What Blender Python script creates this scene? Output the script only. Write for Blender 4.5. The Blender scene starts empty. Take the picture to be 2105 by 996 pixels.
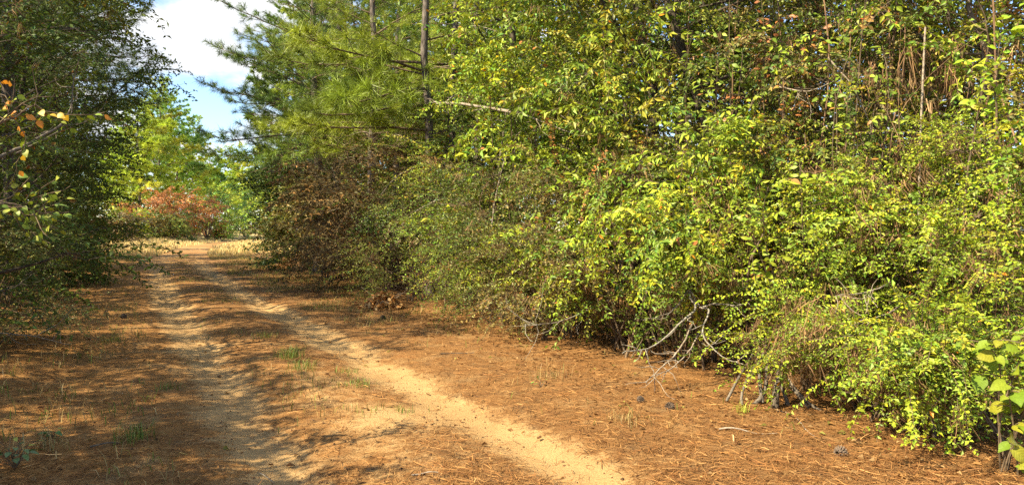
import bpy, math
import numpy as np
from mathutils import Matrix, Vector, Quaternion

RNG = np.random.default_rng(11)
scene = bpy.context.scene
COL = scene.collection

# ------------------------------------------------------------------ camera
CAM_H = 1.6
F_PX = 1520.0            # focal length in pixels of the 2105 px wide photograph
HZ = 470.0               # horizon row
cam_data = bpy.data.cameras.new("camera")
cam_data.sensor_width = 36.0
cam_data.lens = 36.0 * F_PX / 2105.0
cam_data.clip_end = 3000
cam_data.clip_start = 0.05
cam = bpy.data.objects.new("camera", cam_data)
COL.objects.link(cam)
cam.location = (0, 0, CAM_H)
cam.rotation_euler = (math.radians(90) - math.atan((498.0 - HZ) / F_PX), 0, 0)
scene.camera = cam

# ------------------------------------------------------------------ sky and sun
SUN_AZ, SUN_EL = math.radians(-120), math.radians(43)     # azimuth from +Y, clockwise
SUN_DIR = Vector((math.sin(SUN_AZ) * math.cos(SUN_EL), math.cos(SUN_AZ) * math.cos(SUN_EL), math.sin(SUN_EL)))
world = bpy.data.worlds.new("World")
scene.world = world
world.use_nodes = True
wt = world.node_tree
wt.nodes.clear()


def wn(t, **kw):
    n = wt.nodes.new(t)
    for k, v in kw.items():
        setattr(n, k, v)
    return n


w_out = wn("ShaderNodeOutputWorld")
w_bg = wn("ShaderNodeBackground")
w_sky = wn("ShaderNodeTexSky", sky_type='NISHITA')
w_sky.sun_disc = False
w_sky.sun_elevation = SUN_EL
w_sky.sun_rotation = SUN_AZ
w_sky.air_density = 1.0
w_sky.altitude = 600
w_sky.dust_density = 0.05
w_sky.ozone_density = 2.5
w_bg.inputs['Strength'].default_value = 0.108
# cumulus clouds over the whole sky: noise on the plane of the cloud deck
w_tc = wn("ShaderNodeTexCoord")
w_sep = wn("ShaderNodeSeparateXYZ")
w_add = wn("ShaderNodeMath", operation='ADD')
w_add.inputs[1].default_value = 0.22
w_max = wn("ShaderNodeMath", operation='MAXIMUM')
w_max.inputs[1].default_value = 0.05
w_dx = wn("ShaderNodeMath", operation='DIVIDE')
w_dy = wn("ShaderNodeMath", operation='DIVIDE')
w_comb = wn("ShaderNodeCombineXYZ")
w_map = wn("ShaderNodeMapping")
w_map.inputs['Location'].default_value = (4.4, 8.1, 0.0)
w_noise = wn("ShaderNodeTexNoise")
w_noise.inputs['Scale'].default_value = 1.45
w_noise.inputs['Detail'].default_value = 9
w_noise.inputs['Roughness'].default_value = 0.55
w_ramp = wn("ShaderNodeValToRGB")
w_ramp.color_ramp.elements[0].position = 0.50
w_ramp.color_ramp.elements[1].position = 0.565
w_noise2 = wn("ShaderNodeTexNoise")
w_noise2.inputs['Scale'].default_value = 3.2
w_noise2.inputs['Detail'].default_value = 5
w_ramp2 = wn("ShaderNodeValToRGB")
w_ramp2.color_ramp.elements[0].position = 0.3
w_ramp2.color_ramp.elements[0].color = (2.9, 3.1, 3.5, 1)
w_ramp2.color_ramp.elements[1].position = 0.65
w_ramp2.color_ramp.elements[1].color = (4.4, 4.4, 4.4, 1)
w_mix = wn("ShaderNodeMix", data_type='RGBA')
L = wt.links.new
L(w_tc.outputs['Generated'], w_sep.inputs[0])
L(w_sep.outputs['Z'], w_max.inputs[0])
L(w_max.outputs[0], w_add.inputs[0])
L(w_sep.outputs['X'], w_dx.inputs[0]); L(w_add.outputs[0], w_dx.inputs[1])
L(w_sep.outputs['Y'], w_dy.inputs[0]); L(w_add.outputs[0], w_dy.inputs[1])
L(w_dx.outputs[0], w_comb.inputs[0]); L(w_dy.outputs[0], w_comb.inputs[1])
L(w_comb.outputs[0], w_map.inputs[0])
L(w_map.outputs[0], w_noise.inputs['Vector'])
L(w_map.outputs[0], w_noise2.inputs['Vector'])
L(w_noise.outputs['Fac'], w_ramp.inputs[0])
L(w_noise2.outputs['Fac'], w_ramp2.inputs[0])
L(w_ramp.outputs[0], w_mix.inputs['Factor'])
L(w_sky.outputs[0], w_mix.inputs['A'])
L(w_ramp2.outputs[0], w_mix.inputs['B'])
L(w_mix.outputs['Result'], w_bg.inputs['Color'])
L(w_bg.outputs[0], w_out.inputs[0])

sun_data = bpy.data.lights.new("sun", 'SUN')
sun_data.energy = 5.0
sun_data.angle = math.radians(0.53)
sun_data.color = (1.0, 0.86, 0.60)
sun = bpy.data.objects.new("sun", sun_data)
COL.objects.link(sun)
sun.location = (-20, -30, 30)
sun.rotation_euler = (-SUN_DIR).to_track_quat('-Z', 'Y').to_euler()

scene.view_settings.view_transform = 'Standard'
scene.view_settings.look = 'None'
scene.view_settings.gamma = 1.0
scene.view_settings.use_curve_mapping = False
scene.view_settings.exposure = 1.47
scene.render.engine = 'CYCLES'
scene.cycles.max_bounces = 3
scene.cycles.diffuse_bounces = 2
scene.cycles.glossy_bounces = 2
scene.cycles.transmission_bounces = 3
scene.cycles.use_denoising = False
scene.cycles.debug_use_spatial_splits = True
scene.cycles.sample_clamp_indirect = 4.0
scene.cycles.pixel_filter_type = 'BLACKMAN_HARRIS'


# ------------------------------------------------------------------ helpers
def norm(a):
    return a / np.maximum(np.linalg.norm(a, axis=-1, keepdims=True), 1e-9)


_NT = {}


def vnoise(x, y, seed=0):
    """smooth value noise, 0..1"""
    if seed not in _NT:
        _NT[seed] = np.random.default_rng(900 + seed).random((256, 256))
    r = _NT[seed]
    xi, yi = np.floor(x).astype(int), np.floor(y).astype(int)
    fx, fy = x - xi, y - yi
    fx = fx * fx * (3 - 2 * fx); fy = fy * fy * (3 - 2 * fy)
    a = r[xi % 256, yi % 256]; b = r[(xi + 1) % 256, yi % 256]
    c = r[xi % 256, (yi + 1) % 256]; d = r[(xi + 1) % 256, (yi + 1) % 256]
    return (a * (1 - fx) + b * fx) * (1 - fy) + (c * (1 - fx) + d * fx) * fy


def fbm(x, y, seed=0, o=4):
    v, a, t = 0.0, 0.5, 0.0
    for k in range(o):
        v = v + a * vnoise(x * 2 ** k + 17 * k, y * 2 ** k + 31 * k, seed + k); t += a; a *= .5
    return v / t


class Buf:
    """collects triangles of ONE part"""
    def __init__(s):
        s.v, s.f, s.c, s.n = [], [], [], 0

    def add(s, v, f, c=None):
        if len(v) == 0:
            return
        s.v.append(np.asarray(v, np.float32).reshape(-1, 3))
        s.f.append(np.asarray(f, np.int32).reshape(-1, 3) + s.n)
        if c is None:
            c = np.ones((len(s.v[-1]), 3), np.float32)
        s.c.append(np.asarray(c, np.float32).reshape(-1, 3))
        s.n += len(s.v[-1])

    def mesh(s, name, mat, smooth=False):
        me = bpy.data.meshes.new(name)
        if s.n == 0:
            return me
        v = np.concatenate(s.v); f = np.concatenate(s.f); c = np.concatenate(s.c)
        me.vertices.add(len(v)); me.vertices.foreach_set("co", v.ravel())
        me.loops.add(f.size); me.loops.foreach_set("vertex_index", f.ravel())
        me.polygons.add(len(f)); me.polygons.foreach_set("loop_start", np.arange(0, f.size, 3, dtype=np.int32))
        me.polygons.foreach_set("use_smooth", np.full(len(f), smooth))
        at = me.attributes.new("tint", 'FLOAT_COLOR', 'POINT')
        at.data.foreach_set("color", np.concatenate([c, np.ones((len(c), 1), np.float32)], 1).ravel())
        me.materials.append(mat)
        me.update(calc_edges=True)
        return me


def obj(name, me, parent=None, loc=None, kind=None, label=None):
    o = bpy.data.objects.new(name, me)
    COL.objects.link(o)
    if parent is not None:
        o.parent = parent
    if loc is not None:
        o.location = loc
    if kind:
        o["kind"] = kind
    if label:
        o["label"] = label
    return o


def thing(name, label, cat, loc, group=None):
    o = bpy.data.objects.new(name, None)
    COL.objects.link(o)
    o.location = loc
    o.empty_display_size = 0.2
    o["label"] = label; o["category"] = cat
    if group:
        o["group"] = group
    return o


def tubes(paths, radii, sides=4):
    """paths (N,K,3), radii (N,K) -> verts, tris"""
    paths = np.asarray(paths, float); radii = np.asarray(radii, float)
    N, K, _ = paths.shape
    t = norm(np.gradient(paths, axis=1))
    mean = norm(paths[:, -1] - paths[:, 0])
    ref = np.where(np.abs(mean[:, 2:3]) < 0.8, np.array([[0, 0, 1.0]]), np.array([[1.0, 0, 0]]))
    a = norm(np.cross(t, ref[:, None, :])); b = np.cross(t, a)
    ang = np.arange(sides) * 2 * math.pi / sides
    ring = paths[:, :, None, :] + radii[:, :, None, None] * (
        np.cos(ang)[None, None, :, None] * a[:, :, None, :] + np.sin(ang)[None, None, :, None] * b[:, :, None, :])
    v = ring.reshape(-1, 3)
    k = np.arange(K - 1)[:, None]; s = np.arange(sides)[None, :]
    i0 = k * sides + s; i1 = k * sides + (s + 1) % sides
    q = np.stack([np.stack([i0, i1, i1 + sides], -1), np.stack([i0, i1 + sides, i0 + sides], -1)], 2).reshape(-1, 3)
    f = (np.arange(N)[:, None, None] * (K * sides) + q[None]).reshape(-1, 3)
    return v, f


def curve_path(p0, p1, K, sag=0.0, wob=0.0, r=RNG):
    """(N,3)->(N,K,3) smooth paths from p0 to p1 with sag (+ = bulge up) and wobble"""
    p0 = np.atleast_2d(p0); p1 = np.atleast_2d(p1)
    N = len(p0)
    t = np.linspace(0, 1, K)[None, :, None]
    d = p1 - p0
    ln = np.linalg.norm(d, axis=1)[:, None, None]
    out = p0[:, None] + d[:, None] * t
    bump = 4 * t * (1 - t)
    out = out + bump * ln * np.array([0, 0, 1.0]) * sag
    w = r.normal(size=(N, 1, 3)) * wob
    w2 = r.normal(size=(N, 1, 3)) * wob * .6
    out = out + ln * (np.sin(math.pi * t) * w + np.sin(2 * math.pi * t) * w2)
    return out


def leaf_geo(P, D, Nn, Ln, W, C, full=False, fold=0.25, curl=0.12):
    """leaf blades as folded faces, N of them"""
    D = norm(D); S = norm(np.cross(D, Nn)); Nn = np.cross(S, D)
    Ln = np.asarray(Ln)[:, None]; W = np.asarray(W)[:, None]
    n = len(P)
    if not full:
        v = np.stack([P, P + D * Ln * .45 + S * W * .5 + Nn * W * fold, P + D * Ln - Nn * Ln * curl,
                      P + D * Ln * .45 - S * W * .5 + Nn * W * fold], 1)
        t = np.array([[0, 1, 2], [0, 2, 3]])
        k = 4
    else:
        m = P + D * Ln * .5
        v = np.stack([P, P + D * Ln * .28 + S * W * .42 + Nn * W * fold * .8, P + D * Ln * .62 + S * W * .40 + Nn * W * fold * .6 - Nn * Ln * curl * .3,
                      P + D * Ln - Nn * Ln * curl, P + D * Ln * .62 - S * W * .40 + Nn * W * fold * .6 - Nn * Ln * curl * .3,
                      P + D * Ln * .28 - S * W * .42 + Nn * W * fold * .8, m], 1)
        t = np.array([[0, 1, 6], [1, 2, 6], [2, 3, 6], [3, 4, 6], [4, 5, 6], [5, 0, 6]])
        k = 7
    f = (np.arange(n)[:, None, None] * k + t[None]).reshape(-1, 3)
    c = np.repeat(C, k, axis=0)
    return v.reshape(-1, 3), f, c


def frames(D, jitter=0.25, r=RNG):
    X = norm(D)
    ref = np.array([0, 0, 1.0]) + r.normal(size=X.shape) * jitter
    Y = norm(np.cross(ref, X)); Z = np.cross(X, Y)
    return np.stack([X, Y, Z], -1)          # columns


def scatter(bw, bl, protos, P, Fm, S, T, r=RNG):
    """place copies of prototype sprays into buffers bw (wood) and bl (leaf)"""
    P = np.asarray(P); S = np.broadcast_to(np.asarray(S, float), (len(P),))
    k = r.integers(0, len(protos), len(P))
    for i, pr in enumerate(protos):
        m = np.where(k == i)[0]
        if len(m) == 0:
            continue
        for key, b in (("wood", bw), ("leaf", bl)):
            if b is None or pr.get(key) is None or len(pr[key][0]) == 0:
                continue
            v, f, c = pr[key]
            vv = np.einsum('nij,vj->nvi', Fm[m] * S[m][:, None, None], v) + P[m][:, None, :]
            ff = f[None] + (np.arange(len(m)) * len(v))[:, None, None]
            cc = (c[None] * T[m][:, None, :]) if key == "leaf" else np.broadcast_to(c[None], vv.shape)
            b.add(vv.reshape(-1, 3), ff.reshape(-1, 3), cc.reshape(-1, 3))


# ------------------------------------------------------------------ materials
def new_mat(name):
    m = bpy.data.materials.new(name)
    m.use_nodes = True
    nt = m.node_tree
    nt.nodes.clear()
    out = nt.nodes.new("ShaderNodeOutputMaterial")
    return m, nt, out


def leaf_material(name, trans=0.35, rough=0.5, spec=0.35, tboost=(1.15, 1.1, 0.6)):
    m, nt, out = new_mat(name)
    at = nt.nodes.new("ShaderNodeAttribute"); at.attribute_name = "tint"
    oi = nt.nodes.new("ShaderNodeObjectInfo")
    p = nt.nodes.new("ShaderNodeBsdfPrincipled")
    p.inputs['Roughness'].default_value = rough
    p.inputs['Specular IOR Level'].default_value = spec
    tr = nt.nodes.new("ShaderNodeBsdfTranslucent")
    mul = nt.nodes.new("ShaderNodeMix"); mul.data_type = 'RGBA'; mul.blend_type = 'MULTIPLY'
    mul.inputs['Factor'].default_value = 1.0
    mul.inputs['B'].default_value = (*tboost, 1)
    mx = nt.nodes.new("ShaderNodeMixShader"); mx.inputs[0].default_value = trans
    nt.links.new(at.outputs['Color'], p.inputs['Base Color'])
    nt.links.new(at.outputs['Color'], mul.inputs['A'])
    nt.links.new(mul.outputs['Result'], tr.inputs['Color'])
    nt.links.new(p.outputs[0], mx.inputs[1]); nt.links.new(tr.outputs[0], mx.inputs[2])
    nt.links.new(mx.outputs[0], out.inputs[0])
    return m


def bark_material(name, c0, c1, scale=(6, 6, 1.2), bump=0.6, tint=False):
    m, nt, out = new_mat(name)
    tc = nt.nodes.new("ShaderNodeTexCoord")
    mp = nt.nodes.new("ShaderNodeMapping"); mp.inputs['Scale'].default_value = scale
    nz = nt.nodes.new("ShaderNodeTexNoise"); nz.inputs['Scale'].default_value = 5; nz.inputs['Detail'].default_value = 6
    nz.inputs['Roughness'].default_value = 0.65
    rp = nt.nodes.new("ShaderNodeValToRGB")
    rp.color_ramp.elements[0].position = 0.35; rp.color_ramp.elements[0].color = (*c0, 1)
    rp.color_ramp.elements[1].position = 0.65; rp.color_ramp.elements[1].color = (*c1, 1)
    p = nt.nodes.new("ShaderNodeBsdfPrincipled"); p.inputs['Roughness'].default_value = 0.9
    p.inputs['Specular IOR Level'].default_value = 0.15
    bp = nt.nodes.new("ShaderNodeBump"); bp.inputs['Strength'].default_value = bump; bp.inputs['Distance'].default_value = 0.02
    lk = nt.links.new
    lk(tc.outputs['Object'], mp.inputs[0]); lk(mp.outputs[0], nz.inputs['Vector']); lk(nz.outputs['Fac'], rp.inputs[0])
    lk(rp.outputs[0], p.inputs['Base Color']); lk(nz.outputs['Fac'], bp.inputs['Height']); lk(bp.outputs[0], p.inputs['Normal'])
    lk(p.outputs[0], out.inputs[0])
    return m


M_LEAF = leaf_material("leaf", 0.21, 0.5, 0.35)
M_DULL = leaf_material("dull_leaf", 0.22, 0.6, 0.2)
M_NEEDLE = leaf_material("needle", 0.2, 0.45, 0.4)
M_DRY = leaf_material("dry_leaf", 0.22, 0.8, 0.1, (1.1, 1.0, 0.8))
M_BARK_PINE = bark_material("pine_bark", (0.045, 0.036, 0.03), (0.22, 0.185, 0.155), (4, 4, 1.0), 0.9)
M_BARK_GREY = bark_material("grey_bark", (0.07, 0.055, 0.04), (0.20, 0.165, 0.125), (5, 5, 1.5), 0.5)
M_TWIG = bark_material("twig_bark", (0.07, 0.048, 0.03), (0.20, 0.15, 0.10), (3, 3, 3), 0.3)
M_DARKBARK = bark_material("dark_bark", (0.035, 0.028, 0.02), (0.11, 0.09, 0.065), (5, 5, 1.5), 0.5)
M_PALE = bark_material("pale_bark", (0.08, 0.065, 0.05), (0.24, 0.205, 0.16), (9, 9, 9), 0.5)
M_LICHEN = bark_material("lichen_bark", (0.11, 0.09, 0.065), (0.40, 0.37, 0.30), (9, 9, 9), 0.5)
M_DEADWOOD = bark_material("dead_wood", (0.16, 0.12, 0.085), (0.42, 0.36, 0.28), (6, 6, 6), 0.4)
M_VINE = bark_material("vine_bark", (0.10, 0.06, 0.035), (0.30, 0.19, 0.11), (4, 4, 1), 0.4)
M_CONE = bark_material("cone_scale", (0.05, 0.035, 0.025), (0.20, 0.15, 0.11), (20, 20, 20), 0.3)

# ------------------------------------------------------------------ road axis and ground height
_pts = np.array([(20, -33.5), (10.2, -15), (4.4, -4.3), (1.63, 0.87), (-0.75, 5.3), (-3.45, 10.4), (-6.55, 16.2), (-12.9, 28.6),
                 (-19.0, 42.5), (-25.0, 58), (-31.5, 79), (-35.8, 100), (-38.5, 125), (-40, 160), (-40, 260)], float)
_t = np.concatenate([[0], np.cumsum(np.linalg.norm(np.diff(_pts, axis=0), axis=1))])
_ts = np.arange(0, _t[-1], 0.5)
AX = np.stack([np.interp(_ts, _t, _pts[:, 0]), np.interp(_ts, _t, _pts[:, 1])], 1)
for _ in range(12):                       # smooth the polyline
    AX[1:-1] = (AX[:-2] + 2 * AX[1:-1] + AX[2:]) / 4
S0 = _t[3]
AX_S = np.concatenate([[0], np.cumsum(np.linalg.norm(np.diff(AX, axis=0), axis=1))]) - S0
AX_T = norm(np.gradient(AX, axis=0))
AX_N = np.stack([AX_T[:, 1], -AX_T[:, 0]], 1)      # to the right of travel


def road_coords(x, y):
    x = np.asarray(x, float).ravel(); y = np.asarray(y, float).ravel()
    s = np.empty_like(x); n = np.empty_like(x)
    for i in range(0, len(x), 20000):
        q = np.stack([x[i:i + 20000], y[i:i + 20000]], 1)
        d = ((q[:, None, :] - AX[None]) ** 2).sum(-1)
        k = d.argmin(1)
        rel = q - AX[k]
        s[i:i + 20000] = AX_S[k] + (rel * AX_T[k]).sum(1)
        n[i:i + 20000] = (rel * AX_N[k]).sum(1)
    return s, n


def road_pt(s, n):
    s = np.asarray(s, float)
    cx = np.interp(s, AX_S, AX[:, 0]); cy = np.interp(s, AX_S, AX[:, 1])
    nx = np.interp(s, AX_S, AX_N[:, 0]); ny = np.interp(s, AX_S, AX_N[:, 1])
    return cx + nx * n, cy + ny * n


def ground_z(x, y):
    x = np.asarray(x, float); y = np.asarray(y, float)
    sh = x.shape
    s, n = road_coords(x, y)
    xr, yr = x.ravel(), y.ravel()
    rut = np.exp(-((np.abs(n) - 0.85) / 0.30) ** 2)
    wob = vnoise(s * .35, n * .2, 5) * .5 + .75
    z = -0.05 * rut * wob + 0.02 * np.exp(-(n / .5) ** 2)
    z = z + 0.10 * (fbm(xr * .35, yr * .35, 21, 3) - .5) * np.clip((np.abs(n) - 1.2) / 2, 0, 1)
    z = z + 0.035 * (fbm(xr * 2.1, yr * 2.1, 25, 3) - .5)
    z = z + 0.018 * (vnoise(xr * 9, yr * 9, 29) - .5)
    z = z + 0.18 * np.clip((-n - 2.0) / 3, 0, 1) * np.clip(s / 10, 0, 1)
    z = z + 0.9 * np.clip((-n - 3.5) / 9, 0, 1) * np.clip((s - 55) / 30, 0, 1)      # low bank left of the far bend
    return z.reshape(sh)


def gz(x, y):
    return float(ground_z(np.array([x]), np.array([y]))[0])


def at_px(px, d):
    """point on the ground d metres ahead that shows at column px of the photograph"""
    x = (px - 1052.5) / F_PX * d
    return x, d


def z_px(py, d):
    return CAM_H + (HZ - py) / F_PX * d


# ------------------------------------------------------------------ ground sheet
def axis_coords(lo, hi, step, far_lo, far_hi, g=1.12):
    mid = np.arange(lo, hi, step)
    up, q, st = [], mid[-1], step
    while q < far_hi:
        st *= g; q += st; up.append(q)
    dn, q, st = [], lo, step
    while q > far_lo:
        st *= g; q -= st; dn.append(q)
    return np.concatenate([dn[::-1], mid, up])


def build_ground():
    xs = axis_coords(-9, 4.5, .07, -400, 400, 1.07)
    ys = axis_coords(3.5, 16, .07, -60, 700, 1.06)
    X, Y = np.meshgrid(xs, ys, indexing='xy')
    Z = ground_z(X, Y)
    s, n = road_coords(X, Y)
    nx, ny = len(xs), len(ys)
    v = np.stack([X.ravel(), Y.ravel(), Z.ravel()], 1)
    i = (np.arange(ny - 1)[:, None] * nx + np.arange(nx - 1)[None]).ravel()
    q = np.stack([i, i + 1, i + nx + 1, i + nx], 1).astype(np.int32)
    me = bpy.data.meshes.new("ground")
    me.vertices.add(len(v)); me.vertices.foreach_set("co", v.astype(np.float32).ravel())
    me.loops.add(q.size); me.loops.foreach_set("vertex_index", q.ravel())
    me.polygons.add(len(q)); me.polygons.foreach_set("loop_start", np.arange(0, q.size, 4, dtype=np.int32))
    me.polygons.foreach_set("use_smooth", np.ones(len(q), bool))
    # masks: bare sand along the two tracks, verge side, far dry meadow
    w = sand_mask(X.ravel(), Y.ravel(), s, n)
    a = me.attributes.new("sand", 'FLOAT', 'POINT'); a.data.foreach_set("value", w.astype(np.float32))
    side = np.clip((n + 1.8) / 2.2, 0, 1)
    a = me.attributes.new("right_side", 'FLOAT', 'POINT'); a.data.foreach_set("value", side.astype(np.float32))
    far = np.clip((s - 45) / 30, 0, 1) * np.clip((np.abs(n) - 1.2) / 1.5, 0, 1)
    a = me.attributes.new("meadow", 'FLOAT', 'POINT'); a.data.foreach_set("value", far.astype(np.float32))
    me.update(calc_edges=True)
    m, nt, out = new_mat("sandy_ground")
    lk = nt.links.new

    def attr(nm):
        q = nt.nodes.new("ShaderNodeAttribute"); q.attribute_name = nm
        return q.outputs['Fac']

    def noise(scale, detail=5, rough=.6):
        q = nt.nodes.new("ShaderNodeTexNoise"); q.inputs['Scale'].default_value = scale
        q.inputs['Detail'].default_value = detail; q.inputs['Roughness'].default_value = rough
        lk(tc.outputs['Object'], q.inputs['Vector'])
        return q.outputs['Fac']

    def ramp(fac, stops):
        q = nt.nodes.new("ShaderNodeValToRGB")
        e = q.color_ramp.elements
        while len(e) < len(stops):
            e.new(0.5)
        for el, (p, c) in zip(e, stops):
            el.position = p; el.color = (*c, 1)
        lk(fac, q.inputs[0])
        return q.outputs[0]

    def mix(fac, a, b):
        q = nt.nodes.new("ShaderNodeMix"); q.data_type = 'RGBA'
        lk(fac, q.inputs['Factor']); lk(a, q.inputs['A']); lk(b, q.inputs['B'])
        return q.outputs['Result']

    def math_(op, a, b=None, c=None):
        q = nt.nodes.new("ShaderNodeMath"); q.operation = op
        for k, z in enumerate((a, b, c)):
            if z is None:
                continue
            if isinstance(z, (int, float)):
                q.inputs[k].default_value = z
            else:
                lk(z, q.inputs[k])
        return q.outputs[0]
    tc = nt.nodes.new("ShaderNodeTexCoord")
    n_fine = noise(60, 6, .7); n_mid = noise(7, 6, .65); n_big = noise(1.3, 5, .6); n_grit = noise(230, 3, .6)
    sand = ramp(math_('ADD', math_('MULTIPLY', n_fine, .5), math_('MULTIPLY', n_big, .5)),
                [(.32, (.34, .195, .080)), (.5, (.47, .295, .128)), (.68, (.57, .385, .175))])
    straw = ramp(math_('ADD', math_('MULTIPLY', n_fine, .6), math_('MULTIPLY', n_mid, .4)),
                 [(.33, (.12, .052, .018)), (.48, (.26, .130, .046)), (.66, (.40, .225, .088))])
    duff = ramp(math_('ADD', math_('MULTIPLY', n_fine, .55), math_('MULTIPLY', n_mid, .45)),
                [(.33, (.165, .078, .024)), (.5, (.32, .160, .052)), (.68, (.48, .27, .098))])
    mead = ramp(n_mid, [(.3, (.28, .19, .08)), (.55, (.46, .35, .16)), (.7, (.56, .45, .23))])
    litter = mix(attr("right_side"), duff, straw)
    soil = ramp(n_fine, [(.3, (.075, .045, .024)), (.6, (.17, .105, .055))])
    patch = nt.nodes.new("ShaderNodeMapRange"); patch.inputs['From Min'].default_value = .50; patch.inputs['From Max'].default_value = .72
    lk(noise(2.6, 6, .65), patch.inputs[0])
    litter = mix(math_('MULTIPLY', patch.outputs[0], .75), litter, soil)
    pale = ramp(n_fine, [(.3, (.25, .16, .07)), (.65, (.52, .36, .17))])
    patch2 = nt.nodes.new("ShaderNodeMapRange"); patch2.inputs['From Min'].default_value = .52; patch2.inputs['From Max'].default_value = .75
    lk(noise(1.7, 5, .6), patch2.inputs[0])
    litter = mix(math_('MULTIPLY', patch2.outputs[0], .6), litter, pale)
    litter = mix(attr("meadow"), litter, mead)
    m1 = math_('ADD', attr("sand"), math_('MULTIPLY', math_('SUBTRACT', n_mid, .5), 1.3))
    m1 = math_('ADD', m1, math_('MULTIPLY', math_('SUBTRACT', n_fine, .5), .9))
    mm = nt.nodes.new("ShaderNodeMapRange"); mm.inputs['From Min'].default_value = .26; mm.inputs['From Max'].default_value = .78
    mm.interpolation_type = 'SMOOTHSTEP'
    lk(m1, mm.inputs[0])
    colr = mix(mm.outputs[0], litter, sand)
    p = nt.nodes.new("ShaderNodeBsdfPrincipled"); p.inputs['Roughness'].default_value = .95
    p.inputs['Specular IOR Level'].default_value = .1
    lk(colr, p.inputs['Base Color'])
    hgt = math_('ADD', math_('MULTIPLY', n_fine, 1.0), math_('MULTIPLY', n_grit, .35))
    bp = nt.nodes.new("ShaderNodeBump"); bp.inputs['Strength'].default_value = .8; bp.inputs['Distance'].default_value = .025
    lk(hgt, bp.inputs['Height']); lk(bp.outputs[0], p.inputs['Normal'])
    lk(p.outputs[0], out.inputs[0])
    me.materials.append(m)
    o = obj("ground", me, kind="structure")
    return o


def sand_mask(x, y, s, n):
    wig = (fbm(s * .25, s * 0 + 3, 41, 2) - .5) * .5
    an = np.abs(n + wig * .5)
    tr = np.exp(-((an - 0.85) / 0.37) ** 2)
    near = np.clip((11 - s) / 5, 0, 1)
    mid = np.exp(-(n / 1.1) ** 2) * near * .52
    w = np.maximum(tr * 1.0, mid)
    w = w + (fbm(x * 1.1, y * 1.1, 51, 4) - .5) * 1.1 * np.clip(w * 3, 0, 1)
    return np.clip(w, 0, 1.2)


build_ground()


# ------------------------------------------------------------------ prototype sprays (base at origin, growing along +X, top +Z)
def jitter_col(n, r, dead=0.04, amt=0.22):
    b = np.exp(r.normal(size=(n, 1)) * amt)
    h = 1 + r.normal(size=(n, 1)) * .13
    c = np.concatenate([b * h, b, b / h], 1)
    m = r.random(n) < dead
    c[m] = c[m] * np.array([2.0, .72, .8])
    return c


def spray_proto(seed, Ln=.7, nside=9, leafL=.035, leafW=.018, step=.03, droop=.25, dead=.04, full=False, flat=.35,
                side_ang=(40, 65), side_len=.42, hang=0.0, keep=1.0, twig_r=.005, leaf_out=.9, face=.55):
    r = np.random.default_rng(seed)
    K = 5
    t = np.linspace(0, 1, K)
    main = np.stack([Ln * t * (1 - .12 * droop * t), np.cumsum(r.normal(size=K)) * Ln * .02, Ln * (.10 * np.sin(t * 2.2) - droop * t ** 2)], 1)
    f = np.linspace(.12, .96, nside) + r.normal(size=nside) * .02
    f = np.clip(f, .05, .99)
    p0 = np.stack([np.interp(f, t, main[:, k]) for k in range(3)], 1)
    ang = np.radians(r.uniform(*side_ang, nside)) * np.where(np.arange(nside) % 2 == 0, 1, -1)
    d = np.stack([np.cos(ang), np.sin(ang), r.normal(size=nside) * flat], 1)
    sl = Ln * side_len * (1.05 - .65 * f) * r.uniform(.65, 1.25, nside)
    p1 = p0 + norm(d) * sl[:, None] + np.array([0, 0, -1]) * (droop * .5 * sl)[:, None]
    sides = curve_path(p0, p1, 2, .08, .05, r)
    vw, fw = tubes(main[None], np.linspace(twig_r, twig_r * .35, K)[None], 3)
    vs, fs = tubes(sides, np.tile(np.linspace(twig_r * .5, twig_r * .22, 2), (nside, 1)), 3)
    wood = (np.concatenate([vw, vs]), np.concatenate([fw, fs + len(vw)]))
    P, D, Nn = [], [], []
    allp = [(main, Ln, .25)] + [(sides[i], sl[i], .12) for i in range(nside)]
    for path, ln, st in allp:
        nl = max(2, int(ln * (1 - st) / step))
        ft = np.linspace(st, 1, nl)
        tt = np.linspace(0, 1, len(path))
        pp = np.stack([np.interp(ft, tt, path[:, k]) for k in range(3)], 1)
        tg = norm(np.stack([np.interp(ft, tt, np.gradient(path[:, k])) for k in range(3)], 1))
        for sgn in (1, -1):
            lat = norm(np.cross(np.array([0, 0, 1.0]) + r.normal(size=(nl, 3)) * .3, tg)) * sgn
            dd = tg * r.uniform(.3, .8, (nl, 1)) + lat * leaf_out + r.normal(size=(nl, 3)) * .22
            dd[:, 2] -= hang
            P.append(pp); D.append(dd)
            Nn.append(np.array([face, 0, .85]) + r.normal(size=(nl, 3)) * .45)
    P = np.concatenate(P); D = norm(np.concatenate(D)); Nn = np.concatenate(Nn)
    m = r.random(len(P)) < keep
    P, D, Nn = P[m], D[m], Nn[m]
    n = len(P)
    ll = leafL * r.uniform(.65, 1.25, n)
    v, fc, c = leaf_geo(P, D, Nn, ll, ll * leafW / leafL, jitter_col(n, r, dead), full)
    return dict(wood=(wood[0], wood[1], np.ones_like(wood[0])), leaf=(v, fc, c), P=P, D=D, N=Nn, L=ll)


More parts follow.
